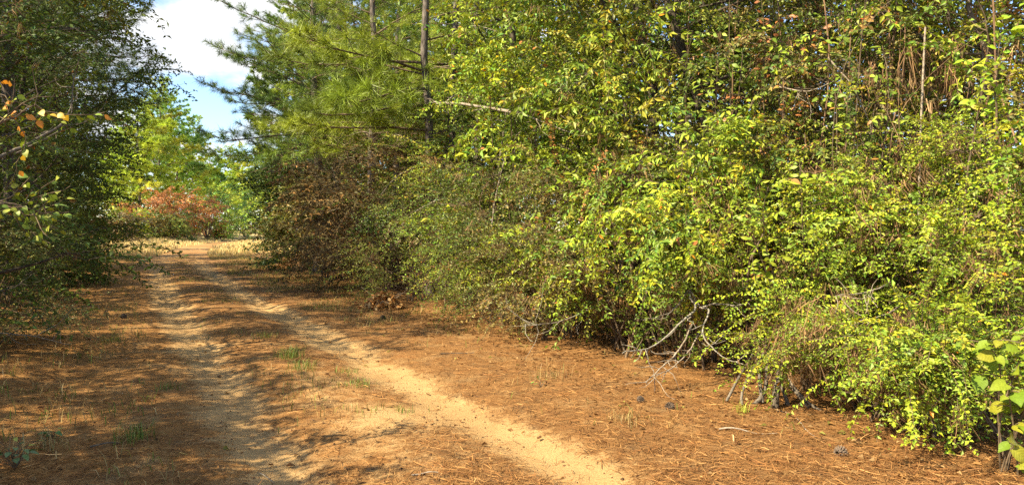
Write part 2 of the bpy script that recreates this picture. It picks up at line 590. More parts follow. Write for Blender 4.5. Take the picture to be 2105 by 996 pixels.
def straw_proto(seed, n=14, ln=.19, w=.005):
    """a hank of fallen pine needles draped over a twig, hanging down"""
    r = np.random.default_rng(seed)
    P = np.stack([r.normal(size=n) * .05, r.normal(size=n) * .02, r.normal(size=n) * .02], 1)
    d = np.stack([r.normal(size=n) * .22, r.normal(size=n) * .22, -np.ones(n)], 1)
    l = ln * r.uniform(.5, 1.4, n)
    mid = P + norm(d + r.normal(size=(n, 3)) * .15) * l[:, None] * .5
    tip = mid + norm(d) * l[:, None] * .5
    a = r.random(n) * math.pi
    sd = np.stack([np.cos(a), np.sin(a), np.zeros(n)], 1) * w / 2
    v = np.stack([P - sd, P + sd, mid + sd, mid - sd, tip], 1).reshape(-1, 3)
    t = np.array([[0, 1, 2], [0, 2, 3], [3, 2, 4]])
    f = (np.arange(n)[:, None, None] * 5 + t[None]).reshape(-1, 3)
    c = np.repeat(np.exp(r.normal(size=(n, 1)) * .3) * np.ones((1, 3)), 5, 0)
    return dict(wood=None, leaf=(v, f, c))


def needles_at(P, A, n, ln, w, r, spread=(20, 75), back=.2):
    """needle tufts: n needles around each shoot end P with axis A"""
    N = len(P)
    A = norm(A)
    u = norm(np.cross(A, np.array([.3, .2, 1.0]) + r.normal(size=A.shape) * .2)); v = np.cross(A, u)
    ph = r.random((N, n)) * 2 * math.pi
    th = np.radians(r.uniform(*spread, (N, n)))
    d = np.cos(th)[..., None] * A[:, None] + np.sin(th)[..., None] * (np.cos(ph)[..., None] * u[:, None] + np.sin(ph)[..., None] * v[:, None])
    d[..., 2] -= .12
    d = norm(d)
    base = P[:, None] - A[:, None] * (r.random((N, n, 1)) * back)
    l = ln * r.uniform(.7, 1.15, (N, n, 1))
    sd = norm(np.cross(d, r.normal(size=d.shape))) * w / 2
    tip = base + d * l
    tip[..., 2] -= .10 * l[..., 0]
    vv = np.stack([base - sd, base + sd, tip], 2).reshape(-1, 3)
    f = np.arange(len(vv)).reshape(-1, 3)
    c = np.repeat(np.exp(r.normal(size=(N, n)) * .2 + r.normal(size=(N, 1)) * .15).reshape(-1, 1) * np.ones((1, 3)), 3, 0)
    return vv, f, c


def pine_limb_proto(seed, Ln=3.0, nsub=15, nn=34, nl=.2, nw=.006, droop=0.0, bare=.25, shoots=3, far=False):
    r = np.random.default_rng(seed)
    K = 9
    t = np.linspace(0, 1, K)
    main = np.stack([Ln * t, np.cumsum(r.normal(size=K)) * Ln * .022, Ln * (.16 * t ** 2 - droop * t + .03 * np.sin(5 * t))], 1)
    f = np.linspace(bare, .97, nsub)
    p0 = np.stack([np.interp(f, t, main[:, k]) for k in range(3)], 1)
    ang = np.radians(r.uniform(35, 65, nsub)) * np.where(np.arange(nsub) % 2 == 0, 1, -1)
    d = np.stack([np.cos(ang), np.sin(ang), r.normal(size=nsub) * .25 + .12], 1)
    sl = Ln * .34 * (1.1 - .75 * f) * r.uniform(.6, 1.3, nsub)
    p1 = p0 + norm(d) * sl[:, None]
    sub = curve_path(p0, p1, 5, -.05, .05, r)
    q0, q1 = [], []
    for i in range(nsub):
        for k in range(shoots):
            ft = .45 + .5 * (k + r.random()) / shoots
            b = np.array([np.interp(ft, np.linspace(0, 1, 5), sub[i, :, j]) for j in range(3)])
            dd = norm(sub[i, -1] - sub[i, 0]) + r.normal(size=3) * .5 + np.array([0, 0, .35])
            q0.append(b); q1.append(b + norm(dd) * r.uniform(.10, .28))
    q0.append(main[-2]); q1.append(main[-1] + np.array([.15, 0, .08]))
    for i in range(nsub):
        q0.append(sub[i, -2]); q1.append(sub[i, -1] + norm(sub[i, -1] - sub[i, -2]) * .08)
    q0 = np.array(q0); q1 = np.array(q1)
    sh = curve_path(q0, q1, 3, -.08, .04, r)
    b = Buf()
    if far:
        b.add(*tubes(main[None, ::2], np.linspace(.035, .012, (K + 1) // 2)[None], 3))
        b.add(*tubes(sub[:, ::4], np.tile(np.array([.014, .008]), (nsub, 1)), 3))
    else:
        b.add(*tubes(main[None], np.linspace(.03, .008, K)[None], 5))
        b.add(*tubes(sub, np.tile(np.linspace(.010, .004, 5), (nsub, 1)), 3))
        b.add(*tubes(sh, np.tile(np.linspace(.004, .003, 3), (len(sh), 1)), 3))
    nv = needles_at(q1, norm(q1 - q0), nn, nl, nw, r)
    return dict(wood=(np.concatenate(b.v), np.concatenate(b.f), np.concatenate(b.c)), leaf=nv)


PRIVET = [spray_proto(100 + i, .66, 9, .037, .021, .031, .40, dead=.008, twig_r=.0035) for i in range(5)]
PRIVET_SPARSE = [spray_proto(120 + i, .75, 8, .036, .020, .038, .42, dead=.015, keep=.8, twig_r=.004) for i in range(4)]
WAND = [spray_proto(140 + i, 1.1, 2, .040, .024, .026, .25 + .12 * i, dead=.0, side_len=.25, twig_r=.004, leaf_out=1.1) for i in range(3)]
BROAD = [spray_proto(160 + i, .60, 5, .088, .037, .056, .50, dead=.015, full=False, hang=.45, side_len=.5, twig_r=.004) for i in range(4)]
OVAL = [spray_proto(180 + i, .58, 6, .058, .030, .044, .45, dead=.015, full=False, hang=.3, twig_r=.0035) for i in range(4)]
FINE = [spray_proto(200 + i, .8, 9, .060, .033, .052, .26, dead=.015, flat=.25, keep=.9, twig_r=.005) for i in range(5)]
FINE_FAR = [spray_proto(210 + i, .95, 6, .085, .05, .075, .22, dead=.015, flat=.35, twig_r=.006) for i in range(4)]
DEADTW = [spray_proto(220 + i, .95, 9, .040, .020, .05, .35, dead=0, flat=.5, keep=.5, twig_r=.005) for i in range(4)]
COARSE = [spray_proto(240 + i, 1.1, 6, .12, .068, .11, .25, dead=.03, flat=.4, twig_r=.009) for i in range(4)]
FARLEAF = [spray_proto(260 + i, 1.5, 5, .22, .15, .17, .2, dead=.03, flat=.5, twig_r=.016) for i in range(3)]
STRAW = [straw_proto(280 + i) for i in range(5)]
LIMB = [pine_limb_proto(300 + i, 3.0, 15, 27, .21, .0095, droop=[.0, .12, .25][i % 3]) for i in range(5)]
LIMB_DENSE = [pine_limb_proto(310 + i, 2.6, 13, 40, .28, .010, droop=[.05, .2, .3][i % 3], bare=.15) for i in range(3)]
LIMB_VFAR = [pine_limb_proto(330 + i, 3.0, 7, 10, .6, .13, droop=[.0, .15, .25][i % 3], shoots=1) for i in range(3)]
LIMB_FAR = [pine_limb_proto(320 + i, 3.0, 10, 15, .38, .075, droop=[.0, .15, .25][i % 3], shoots=3, far=True) for i in range(4)]

# palettes: leaf colours of the plants themselves
YG = [((0.182, 0.225, 0.016), 5), ((0.138, 0.190, 0.016), 4), ((0.237, 0.240, 0.020), 2), ((0.088, 0.140, 0.014), 2)]
YG_MIX = [((0.160, 0.200, 0.016), 4), ((0.099, 0.145, 0.015), 4), ((0.198, 0.195, 0.026), 2), ((0.190, 0.105, 0.028), .8)]
OLIVE = [((0.077, 0.110, 0.015), 4), ((0.116, 0.135, 0.019), 3), ((0.053, 0.085, 0.013), 3), ((0.165, 0.110, 0.030), 1.0)]
OLIVE_BROWN = [((0.105, 0.112, 0.022), 3), ((0.140, 0.115, 0.034), 3), ((0.075, 0.092, 0.016), 2), ((0.200, 0.100, 0.032), 1.2)]
DARK = [((0.040, 0.072, 0.013), 4), ((0.055, 0.088, 0.015), 3), ((0.083, 0.100, 0.018), 2)]
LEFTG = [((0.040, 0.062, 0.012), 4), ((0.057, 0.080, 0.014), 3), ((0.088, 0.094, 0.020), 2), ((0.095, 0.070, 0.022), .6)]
BROWN = [((.115, .080, .034), 4), ((.150, .105, .045), 3), ((.085, .066, .026), 3), ((.090, .095, .025), 1.5), ((.17, .09, .035), 1)]
RUST = [((.330, .150, .055), 4), ((.265, .118, .045), 3), ((.380, .210, .075), 2), ((.140, .165, .035), 2)]
NEEDLE_YG = [((0.187, 0.225, 0.020), 4), ((0.138, 0.185, 0.018), 3)]
NEEDLE_G = [((0.068, 0.118, 0.020), 4), ((0.105, 0.150, 0.022), 3)]
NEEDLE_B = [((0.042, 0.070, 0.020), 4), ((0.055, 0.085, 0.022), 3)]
FAR_YG = [((.250, .310, .030), 4), ((.190, .265, .028), 4), ((.300, .310, .040), 2)]
FAR_G = [((.115, .215, .045), 4), ((.155, .250, .045), 3)]
STRAW_C = [((.165, .100, .050), 3), ((.120, .072, .036), 3), ((.220, .145, .075), 2)]
LEAF_GAIN = 1.62


def pick(pal, n, r, noise=None, gain=LEAF_GAIN):
    c = np.array([p[0] for p in pal]); w = np.array([p[1] for p in pal], float); w /= w.sum()
    u = r.random(n) if noise is None else np.clip(noise, 0, .9999)
    return c[np.searchsorted(np.cumsum(w), u, side='right').clip(0, len(c) - 1)] * np.exp(r.normal(size=(n, 1)) * .12) * gain


# ------------------------------------------------------------------ plant builders
def shrub_lobes(r, H, R, n, low=.22, lr=.45, flat=1.0):
    out = []
    for i in range(n):
        z = low + (1 - low) * ((i + r.random()) / n)
        prof = math.sqrt(max(.08, 1 - ((z - .45) / .62) ** 2))
        a = r.random() * 2 * math.pi
        rad = R * prof * math.sqrt(r.uniform(.15, 1)) * .85
        out.append((rad * math.cos(a), rad * math.sin(a) * flat, z * H * .95, lr * R * r.uniform(.7, 1.2)))
    return np.array(out)


def crown_lobes(r, z0, z1, R, n, lr=.35):
    out = []
    for i in range(n):
        u = (i + r.random()) / n
        prof = math.sqrt(max(.1, 1 - ((u - .42) / .66) ** 2))
        a = r.random() * 2 * math.pi
        rad = R * prof * math.sqrt(r.uniform(.1, 1))
        out.append((rad * math.cos(a), rad * math.sin(a), z0 + (z1 - z0) * u, lr * R * r.uniform(.7, 1.2)))
    return np.array(out)


def plant(name, label, cat, loc, lobes, protos, pal, spl, seed, sscale=1.0, trunk=None, straw=0, group=None, wood=None,
          leafmat=None, droop=.1, foliage="foliage", spread=.5, lean=0.0, keepstem=True, extra=None, stem_r=.016, n_base=5, straw_low=0.0, whips=0):
    """a shrub (trunk None) or a broad-leaved tree (trunk = (height, radius, lean_x, lean_y)): trunk or stems, branches, foliage"""
    r = np.random.default_rng(seed)
    wood = wood or M_TWIG; leafmat = leafmat or M_LEAF
    x, y = loc[0], loc[1]
    z = loc[2] if len(loc) > 2 else gz(x, y) - .03
    o = thing(name, label, cat, (x, y, z), group)
    lobes = np.asarray(lobes, float)
    C, LR = lobes[:, :3], lobes[:, 3]
    nl = len(C)
    bw, bl, bs = Buf(), Buf(), Buf()
    if trunk:
        th, tr, lx, ly = trunk
        K = 12
        t = np.linspace(0, 1, K)
        tp = np.stack([lx * t ** 1.3 + np.cumsum(r.normal(size=K)) * .012 * th, ly * t ** 1.3 + np.cumsum(r.normal(size=K)) * .012 * th, th * t], 1)
        tp[:, :2] -= tp[0, :2]
        tp[0, 2] = -.15
        rad = tr * (1 - .75 * t) * (1 + .55 * np.exp(-t * th / .25)); rad[-1] = .012
        bt = Buf(); bt.add(*tubes(tp[None], rad[None], 10))
        obj("trunk", bt.mesh("trunk", wood, True), o)
        hh = np.clip(C[:, 2] - np.linalg.norm(C[:, :2], axis=1) * r.uniform(.3, .8, nl), th * .12, th * .97)
        p0 = np.stack([np.interp(hh, tp[:, 2], tp[:, k]) for k in range(3)], 1)
        lp = curve_path(p0, C, 7, -.04, .05, r)
        lr0 = np.interp(hh, tp[:, 2], rad) * .5
        bw.add(*tubes(lp, np.clip(lr0, .012, .08)[:, None] * np.linspace(1, .25, 7)[None], 5))
    else:
        a = np.arctan2(C[:, 1], C[:, 0]) + r.normal(size=nl) * .5
        k = r.integers(0, n_base, nl)
        ba = k * 2 * math.pi / n_base + .3
        br = r.uniform(.12, .5, nl)
        b0 = np.stack([np.cos(ba) * br, np.sin(ba) * br, np.full(nl, -.05)], 1) + r.normal(size=(nl, 3)) * np.array([.05, .05, .01])
        lp = curve_path(b0, C, 8, .10, .07, r)
        bs.add(*tubes(lp, stem_r * r.uniform(.6, 1.3, (nl, 1)) * np.linspace(1, .35, 8)[None], 5))
        obj("stems", bs.mesh("stems", wood, True), o)
    # sprays around every lobe
    spl = np.broadcast_to(np.asarray(spl), (nl,))
    idx = np.repeat(np.arange(nl), spl)
    n = len(idx)
    off = norm(r.normal(size=(n, 3))) * np.array([1.15, 1.15, .55])
    off = off * (r.random((n, 1)) ** .5) * LR[idx][:, None] * spread * 2
    P = C[idx] + off * .6
    axis = np.zeros((n, 3)); axis[:, 2] = P[:, 2]
    if trunk:
        axis[:, 0] = np.interp(P[:, 2], tp[:, 2], tp[:, 0]); axis[:, 1] = np.interp(P[:, 2], tp[:, 2], tp[:, 1])
    outw = P - axis; outw[:, 2] = 0
    D = norm(off) * .7 + norm(outw) * .65 + r.normal(size=(n, 3)) * .35
    D[:, 2] = D[:, 2] * .6 - droop + .15
    ok = (P[:, 2] > .06)
    P, D, idx = P[ok], norm(D[ok]), idx[ok]
    n = len(P)
    T = pick(pal, n, r, (vnoise(idx * 3.7 + seed, idx * 1.3, 3) * .75 + r.random(n) * .25 - .02))
    bp = curve_path(C[idx], P, 4, .05, .06, r)
    bw.add(*tubes(bp, np.tile(np.linspace(.007, .004, 4), (n, 1)) * sscale, 3))
    S = sscale * r.uniform(.7, 1.25, n)
    scatter(bw, bl, protos, P, frames(D, .3, r), S, T, r)
    if whips:          # long shoots that break the outline
        q = r.integers(0, n, whips)
        Dw = norm(outw[ok][q]) * .8 + r.normal(size=(whips, 3)) * .35 + np.array([0, 0, .35])
        scatter(bw, bl, WAND, P[q], frames(Dw, .3, r), r.uniform(.7, 1.3, whips) * sscale, pick(pal, whips, r), r)
    if extra:
        extra(bw, bl, r)
    obj("branches", bw.mesh("branches", wood), o)
    if bl.n:
        obj(foliage, bl.mesh(foliage, leafmat), o, kind="stuff")
    if straw:
        b = Buf()
        q = r.integers(0, n, straw)
        PP = P[q] + D[q] * r.uniform(0, .5, (straw, 1)) * sscale + r.normal(size=(straw, 3)) * .08
        PP[:, 2] = np.maximum(PP[:, 2], straw_low + .15)
        FF = frames(np.stack([np.cos(q * 1.7), np.sin(q * 1.7), r.normal(size=straw) * .35], 1), .3, r)
        scatter(None, b, STRAW, PP, FF, r.uniform(.5, 1.25, straw), pick(STRAW_C, straw, r), r)
        obj("hanging_straw", b.mesh("hanging_straw", M_DRY), o, kind="stuff")
    return o


def limb_meshes(protos, pal, seed, tag):
    """shared meshes of pine limbs: [(wood mesh, needle mesh)]"""
    r = np.random.default_rng(seed)
    out = []
    for pr in protos:
        b = Buf(); b.add(*pr["wood"])
        nb = Buf()
        v, f, c = pr["leaf"]
        t = pick(pal, 1, r)
        nb.add(v, f, c * t)
        out.append((b.mesh("limb_" + tag, M_TWIG, True), nb.mesh("needles_" + tag, M_NEEDLE)))
    return out


LM_YG = limb_meshes(LIMB, NEEDLE_YG, 1, "yellow_green") + limb_meshes(LIMB_DENSE, NEEDLE_YG, 2, "yellow_green")
LM_G = limb_meshes(LIMB, NEEDLE_G, 3, "green")
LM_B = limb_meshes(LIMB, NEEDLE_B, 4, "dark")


def mat_from(X, loc, s, roll=0.0):
    X = Vector(X).normalized()
    Y = Vector((0, 0, 1)).cross(X).normalized()
    Z = X.cross(Y)
    m = Matrix((X, Y, Z)).transposed().to_4x4()
    m = Matrix.Translation(loc) @ m @ Matrix.Rotation(roll, 4, 'X') @ Matrix.Scale(s, 4)
    return m


def pine(label, loc, H, tr, z0, z1, n, limbs, seed, lens=(.7, 1.2), lean=(0, 0), group=None, az=None, dead=6, upper=True, zextra=()):
    """a pine with every limb an object of its own; az = (from, to) restricts limb directions in degrees"""
    r = np.random.default_rng(seed)
    x, y = loc
    o = thing("pine_tree", label, "pine tree", (x, y, gz(x, y) - .05), group)
    K = 14
    t = np.linspace(0, 1, K)
    tp = np.stack([lean[0] * t + np.cumsum(r.normal(size=K)) * .004 * H, lean[1] * t + np.cumsum(r.normal(size=K)) * .004 * H, H * t], 1)
    tp[:, :2] -= tp[0, :2]; tp[0, 2] = -.2
    rad = tr * (1 - .8 * t) * (1 + .35 * np.exp(-t * H / .4))
    b = Buf(); b.add(*tubes(tp[None], rad[None], 12))
    obj("trunk", b.mesh("trunk", M_BARK_PINE, True), o)

    def on_trunk(h):
        return np.array([np.interp(h, tp[:, 2], tp[:, k]) for k in range(3)])
    for i in range(n):
        u = (i + r.random()) / n
        h = z0 + (z1 - z0) * u
        a = math.radians(r.uniform(*az)) if az else i * 2.4 + r.normal() * .4
        pitch = math.radians(r.normal() * 10 + 4 + 30 * u)
        ln = r.uniform(*lens) * (1.05 - .55 * u)
        wm, nm = limbs[r.integers(0, len(limbs))]
        lb = obj("limb", wm, o)
        lb.matrix_basis = mat_from((math.cos(a) * math.cos(pitch), math.sin(a) * math.cos(pitch), math.sin(pitch)), on_trunk(h), ln, r.normal() * .3)
        obj("needles", nm, lb, kind="stuff")
    for (h, adeg, pdeg, ln, k) in zextra:
        wm, nm = limbs[k % len(limbs)]
        a, pt = math.radians(adeg), math.radians(pdeg)
        lb = obj("limb", wm, o)
        lb.matrix_basis = mat_from((math.cos(a) * math.cos(pt), math.sin(a) * math.cos(pt), math.sin(pt)), on_trunk(h), ln)
        obj("needles", nm, lb, kind="stuff")
    for i in range(dead):
        h = r.uniform(1.5, max(2, z0 + 1.5)); a = r.random() * 6.28
        p0 = on_trunk(h); p1 = p0 + np.array([math.cos(a), math.sin(a), r.normal() * .15 - .05]) * r.uniform(.5, 1.9)
        b = Buf(); b.add(*tubes(curve_path(p0, p1, 6, .05, .05, r), np.linspace(.018, .005, 6)[None], 4))
        obj("dead_limb", b.mesh("dead_limb", M_DEADWOOD), o)
    return o


def copy_thing(src, label, loc, rotz, scale=1.0):
    """a copy of a thing with copies of its parts; mesh data shared"""
    c = src.copy(); COL.objects.link(c)
    c.location = (loc[0], loc[1], gz(loc[0], loc[1]) - .05)
    c.rotation_euler = (0, 0, rotz); c.scale = (scale,) * 3
    c["label"] = label
    for ch in src.children:
        d = ch.copy(); COL.objects.link(d); d.parent = c
        for g in ch.children:
            e = g.copy(); COL.objects.link(e); e.parent = d
    return c


_FAR = {}


def far_pine(label, loc, H, tr, z0, n, pal, seed, ln=(.8, 1.3), group=None, lean=(0, 0)):
    """distant pines: a few are built, the others are turned and scaled copies of them"""
    key = id(pal)
    loc = (loc[0], loc[1])
    lst = _FAR.setdefault(key, [])
    if len(lst) < 2:
        o = far_pine_new(label, loc, H, tr, z0, n, pal, seed, ln, group, lean)
        lst.append((o, H))
        return o
    src, h0 = lst[seed % 2]
    o = copy_thing(src, label, loc, seed * 2.1, H / h0)
    o["group"] = group
    return o


def far_pine_new(label, loc, H, tr, z0, n, pal, seed, ln=(.8, 1.3), group=None, lean=(0, 0)):
    """a pine at a distance: trunk, branches, crown"""
    r = np.random.default_rng(seed)
    x, y = loc
    o = thing("pine_tree", label, "pine tree", (x, y, gz(x, y) - .05), group)
    K = 10
    t = np.linspace(0, 1, K)
    tp = np.stack([lean[0] * t + np.cumsum(r.normal(size=K)) * .006 * H, lean[1] * t + np.cumsum(r.normal(size=K)) * .006 * H, H * t], 1)
    tp[:, :2] -= tp[0, :2]
    b = Buf(); b.add(*tubes(tp[None], (tr * (1 - .85 * t))[None], 8))
    obj("trunk", b.mesh("trunk", M_BARK_PINE, True), o)
    u = (np.arange(n) + r.random(n)) / n
    h = z0 + (H - z0) * u * .98
    P = np.stack([np.interp(h, tp[:, 2], tp[:, k]) for k in range(3)], 1)
    a = np.arange(n) * 2.4 + r.normal(size=n) * .4
    pt = np.radians(r.normal(size=n) * 10 + 35 * u)
    D = np.stack([np.cos(a) * np.cos(pt), np.sin(a) * np.cos(pt), np.sin(pt)], 1)
    S = r.uniform(*ln, n) * np.clip(1.15 - .8 * u ** 1.5, .3, 1) * np.clip(.6 + 2 * u, .6, 1)
    bw, bl = Buf(), Buf()
    scatter(bw, bl, LIMB_FAR, P, frames(D, .2, r), S, pick(pal, n, r), r)
    obj("branches", bw.mesh("branches", M_TWIG), o)
    obj("crown", bl.mesh("crown", M_NEEDLE), o, kind="stuff")
    return o


# leaves that can be picked apart one by one: each leaf its own object sharing a few meshes
def blade_mesh(name, Ln, W, col, seed, fold=.18, curl=.16, heart=0.0, nseg=5):
    """one leaf blade along +X, face +Z, with a midrib fold and a curl"""
    r = np.random.default_rng(seed)
    t = np.linspace(0, 1, nseg + 1)
    if heart:
        prof = np.sin(math.pi * t ** .62) * (1 - .15 * t); prof[0] = .55 * heart
    else:
        prof = np.sin(math.pi * t ** .8)
    prof[-1] = 0
    mid = np.stack([Ln * t, r.normal(size=nseg + 1) * Ln * .012, -curl * Ln * t ** 2 + .04 * Ln * np.sin(3 * t)], 1)
    wv = 1 + r.normal(size=nseg + 1) * .06
    lf = mid + np.stack([-.10 * heart * Ln * (t == 0), prof * W / 2 * wv, prof * W / 2 * fold * (1 + .4 * np.sin(9 * t))], 1)
    rt = mid + np.stack([-.10 * heart * Ln * (t == 0), -prof * W / 2 * wv[::-1], prof * W / 2 * fold * (1 + .4 * np.cos(9 * t))], 1)
    v = np.concatenate([mid, lf, rt])
    n = nseg + 1
    f = []
    for i in range(nseg):
        f += [(i, i + 1, n + i + 1), (i, n + i + 1, n + i), (i, 2 * n + i, 2 * n + i + 1), (i, 2 * n + i + 1, i + 1)]
    # petiole
    pv, pf = tubes(np.array([[[-.22 * Ln, 0, .02 * Ln], [0, 0, 0]]]), np.array([[.004, .003]]) * Ln / .1 * .5, 3)
    b = Buf()
    cc = np.tile(np.array(col), (len(v), 1)) * np.concatenate([np.full(n, 1.15), np.full(2 * n, 1.0)])[:, None]
    b.add(v, f, cc)
    b.add(pv, pf, np.tile(np.array(col) * .8, (len(pv), 1)))
    return b.mesh(name, M_LEAF, True)


def leaf_set(name, Ln, W, cols, seed, **kw):
    return [blade_mesh(name, Ln, W, tuple(q * 1.55 for q in c), seed + i, **kw) for i, c in enumerate(cols)]


def vein_material():
    m, nt, out = new_mat("veined_leaf")
    lk = nt.links.new
    at = nt.nodes.new("ShaderNodeAttribute"); at.attribute_name = "tint"
    tc = nt.nodes.new("ShaderNodeTexCoord"); sp = nt.nodes.new("ShaderNodeSeparateXYZ")
    lk(tc.outputs['Object'], sp.inputs[0])

    def mth(op, a, b=None):
        q = nt.nodes.new("ShaderNodeMath"); q.operation = op
        for k, z in enumerate((a, b)):
            if z is None:
                continue
            if isinstance(z, (int, float)):
                q.inputs[k].default_value = z
            else:
                lk(z, q.inputs[k])
        return q.outputs[0]
    ay = mth('ABSOLUTE', sp.outputs['Y'])
    ph = mth('MULTIPLY', mth('SUBTRACT', sp.outputs['X'], mth('MULTIPLY', ay, .8)), 390.0)
    vein = mth('POWER', mth('MULTIPLY', mth('ADD', mth('SINE', ph), 1.0), .5), 14.0)
    nz = nt.nodes.new("ShaderNodeTexNoise"); nz.inputs['Scale'].default_value = 55; nz.inputs['Detail'].default_value = 4
    lk(tc.outputs['Object'], nz.inputs['Vector'])
    val = mth('ADD', mth('MULTIPLY', vein, .28), mth('ADD', mth('MULTIPLY', nz.outputs['Fac'], .7), .55))
    sc = nt.nodes.new("ShaderNodeVectorMath"); sc.operation = 'SCALE'
    lk(at.outputs['Color'], sc.inputs[0]); lk(val, sc.inputs['Scale'])
    p = nt.nodes.new("ShaderNodeBsdfPrincipled"); p.inputs['Roughness'].default_value = .45
    p.inputs['Specular IOR Level'].default_value = .35
    bp = nt.nodes.new("ShaderNodeBump"); bp.inputs['Strength'].default_value = .5; bp.inputs['Distance'].default_value = .003
    lk(mth('MULTIPLY', vein, -1.0), bp.inputs['Height']); lk(bp.outputs[0], p.inputs['Normal'])
    tr = nt.nodes.new("ShaderNodeBsdfTranslucent")
    mx = nt.nodes.new("ShaderNodeMixShader"); mx.inputs[0].default_value = .35
    lk(sc.outputs[0], p.inputs['Base Color']); lk(sc.outputs[0], tr.inputs['Color'])
    lk(p.outputs[0], mx.inputs[1]); lk(tr.outputs[0], mx.inputs[2]); lk(mx.outputs[0], out.inputs[0])
    return m


M_VEIN = vein_material()
LS_HICKORY = leaf_set("leaf_long", .100, .040, [(.21, .235, .018), (.17, .21, .018), (.245, .25, .022), (.14, .18, .016), (.25, .10, .03)], 11)
LS_VINE = leaf_set("leaf_round", .100, .082, [(.135, .190, .014), (.165, .205, .016), (.105, .165, .014), (.20, .20, .018)], 21, heart=1.0, fold=.16, curl=.25)
for _m in LS_VINE:
    _m.materials[0] = M_VEIN
LS_BRIGHT = leaf_set("leaf_bright", .075, .05, [(.14, .22, .012), (.18, .25, .014), (.22, .24, .016), (.30, .24, .02)], 31)
LS_MAPLE = leaf_set("leaf_turning", .085, .062, [(.12, .17, .02), (.16, .18, .02), (.30, .20, .02), (.36, .15, .02), (.10, .15, .02)], 41)
LS_OAK = leaf_set("leaf_mid", .085, .040, [(.15, .195, .016), (.19, .22, .018), (.105, .155, .016), (.22, .11, .03)], 51)


def leafy_twigs(parent, paths, leaves, r, step=.055, per=2, hang=.5, size=(.7, 1.2), start=.25, weights=None, lift=.6, limit=300):
    """individual leaves along the outer part of each path (local coordinates)"""
    cnt = 0
    w = np.array(weights, float) if weights is not None else np.ones(len(leaves))
    w /= w.sum()
    for path in paths:
        seg = np.linalg.norm(np.diff(path, axis=0), axis=1); cs = np.concatenate([[0], np.cumsum(seg)])
        s = cs[-1] * start
        side = 1
        while s <= cs[-1] and cnt < limit:
            p = np.array([np.interp(s, cs, path[:, k]) for k in range(3)])
            i = min(np.searchsorted(cs, s), len(path) - 1)
            tg = norm(path[i] - path[max(i - 1, 0)])
            for q in range(per):
                side = -side
                lat = norm(np.cross([0, 0, 1.0], tg)) * side
                d = tg * r.uniform(.3, .9) + lat * r.uniform(.5, 1.1) + np.array([0, 0, -hang * r.uniform(.4, 1.5)]) + r.normal(size=3) * .18
                d = norm(d)
                nn = np.array([0, 0, lift]) + lat * .25 + r.normal(size=3) * .35 + np.array([-.3, -.5, 0])
                Y = norm(np.cross(nn, d)); Z = np.cross(d, Y)
                sc = r.uniform(*size)
                m = Matrix([[d[k], Y[k], Z[k]] for k in range(3)]).to_4x4() @ Matrix.Scale(sc, 4)
                m.translation = Vector(p + d * .02)
                lo = obj("leaf", leaves[r.choice(len(leaves), p=w)], parent)
                lo.matrix_basis = m
                cnt += 1
            s += step * r.uniform(.75, 1.3)
    return cnt


def sprig_plant(name, label, cat, loc, tips, seed, leaves, root=None, step=.055, per=2, hang=.5, size=(.7, 1.2), nside=5, side=.35, weights=None,
                group=None, r0=.012, wood=None, limit=300, start=.2, bulge=.12, more=0, mpro=None, mpal=None, mscale=1.0):
    """a sapling or vine whose leaves are single objects: stems from root to each tip with side twigs"""
    r = np.random.default_rng(seed)
    x, y = loc
    o = thing(name, label, cat, (x, y, gz(x, y) - .03), group)
    root = np.array(root if root is not None else (0, 0, 0), float)
    bw = Buf()
    paths = []
    for tpt in tips:
        tpt = np.array(tpt, float)
        main = curve_path(root + r.normal(size=3) * .03, tpt, 10, bulge, .03, r)[0]
        bw.add(*tubes(main[None], np.linspace(r0, .003, 10)[None], 5))
        f = np.linspace(.45, .95, nside)
        tt = np.linspace(0, 1, 10)
        p0 = np.stack([np.interp(f, tt, main[:, k]) for k in range(3)], 1)
        tg = norm(main[-1] - main[-3])
        lat = norm(np.cross([0, 0, 1.0], tg))
        d = tg[None] * .7 + lat[None] * np.where(np.arange(nside) % 2 == 0, 1, -1)[:, None] * r.uniform(.5, 1, (nside, 1)) + r.normal(size=(nside, 3)) * .3
        sp = curve_path(p0, p0 + norm(d) * side * r.uniform(.6, 1.2, (nside, 1)) - np.array([0, 0, side * .25]), 5, .1, .04, r)
        bw.add(*tubes(sp, np.tile(np.linspace(.004, .002, 5), (nside, 1)), 3))
        paths += [sp[i] for i in range(nside)] + [main[5:]]
    if more:          # further sprays whose leaves are too small or hidden to tell apart
        bl = Buf()
        k = r.integers(0, len(paths), more)
        P = np.array([paths[i][r.integers(1, len(paths[i]))] for i in k]) + r.normal(size=(more, 3)) * .10
        D = np.array([paths[i][-1] - paths[i][0] for i in k]); D = norm(D) + r.normal(size=(more, 3)) * .4
        D[:, 2] -= .25
        scatter(bw, bl, mpro, P, frames(D, .3, r), r.uniform(.6, 1.0, more) * mscale, pick(mpal, more, r), r)
        obj("foliage", bl.mesh("foliage", M_LEAF), o, kind="stuff")
    obj("stem", bw.mesh("stem", wood or M_TWIG), o)
    leafy_twigs(o, paths, leaves, r, step, per, hang, size, start, weights, limit=limit)
    return o


# ================================================================== RIGHT SIDE OF THE TRACK
def R_(seed):
    return np.random.default_rng(seed)


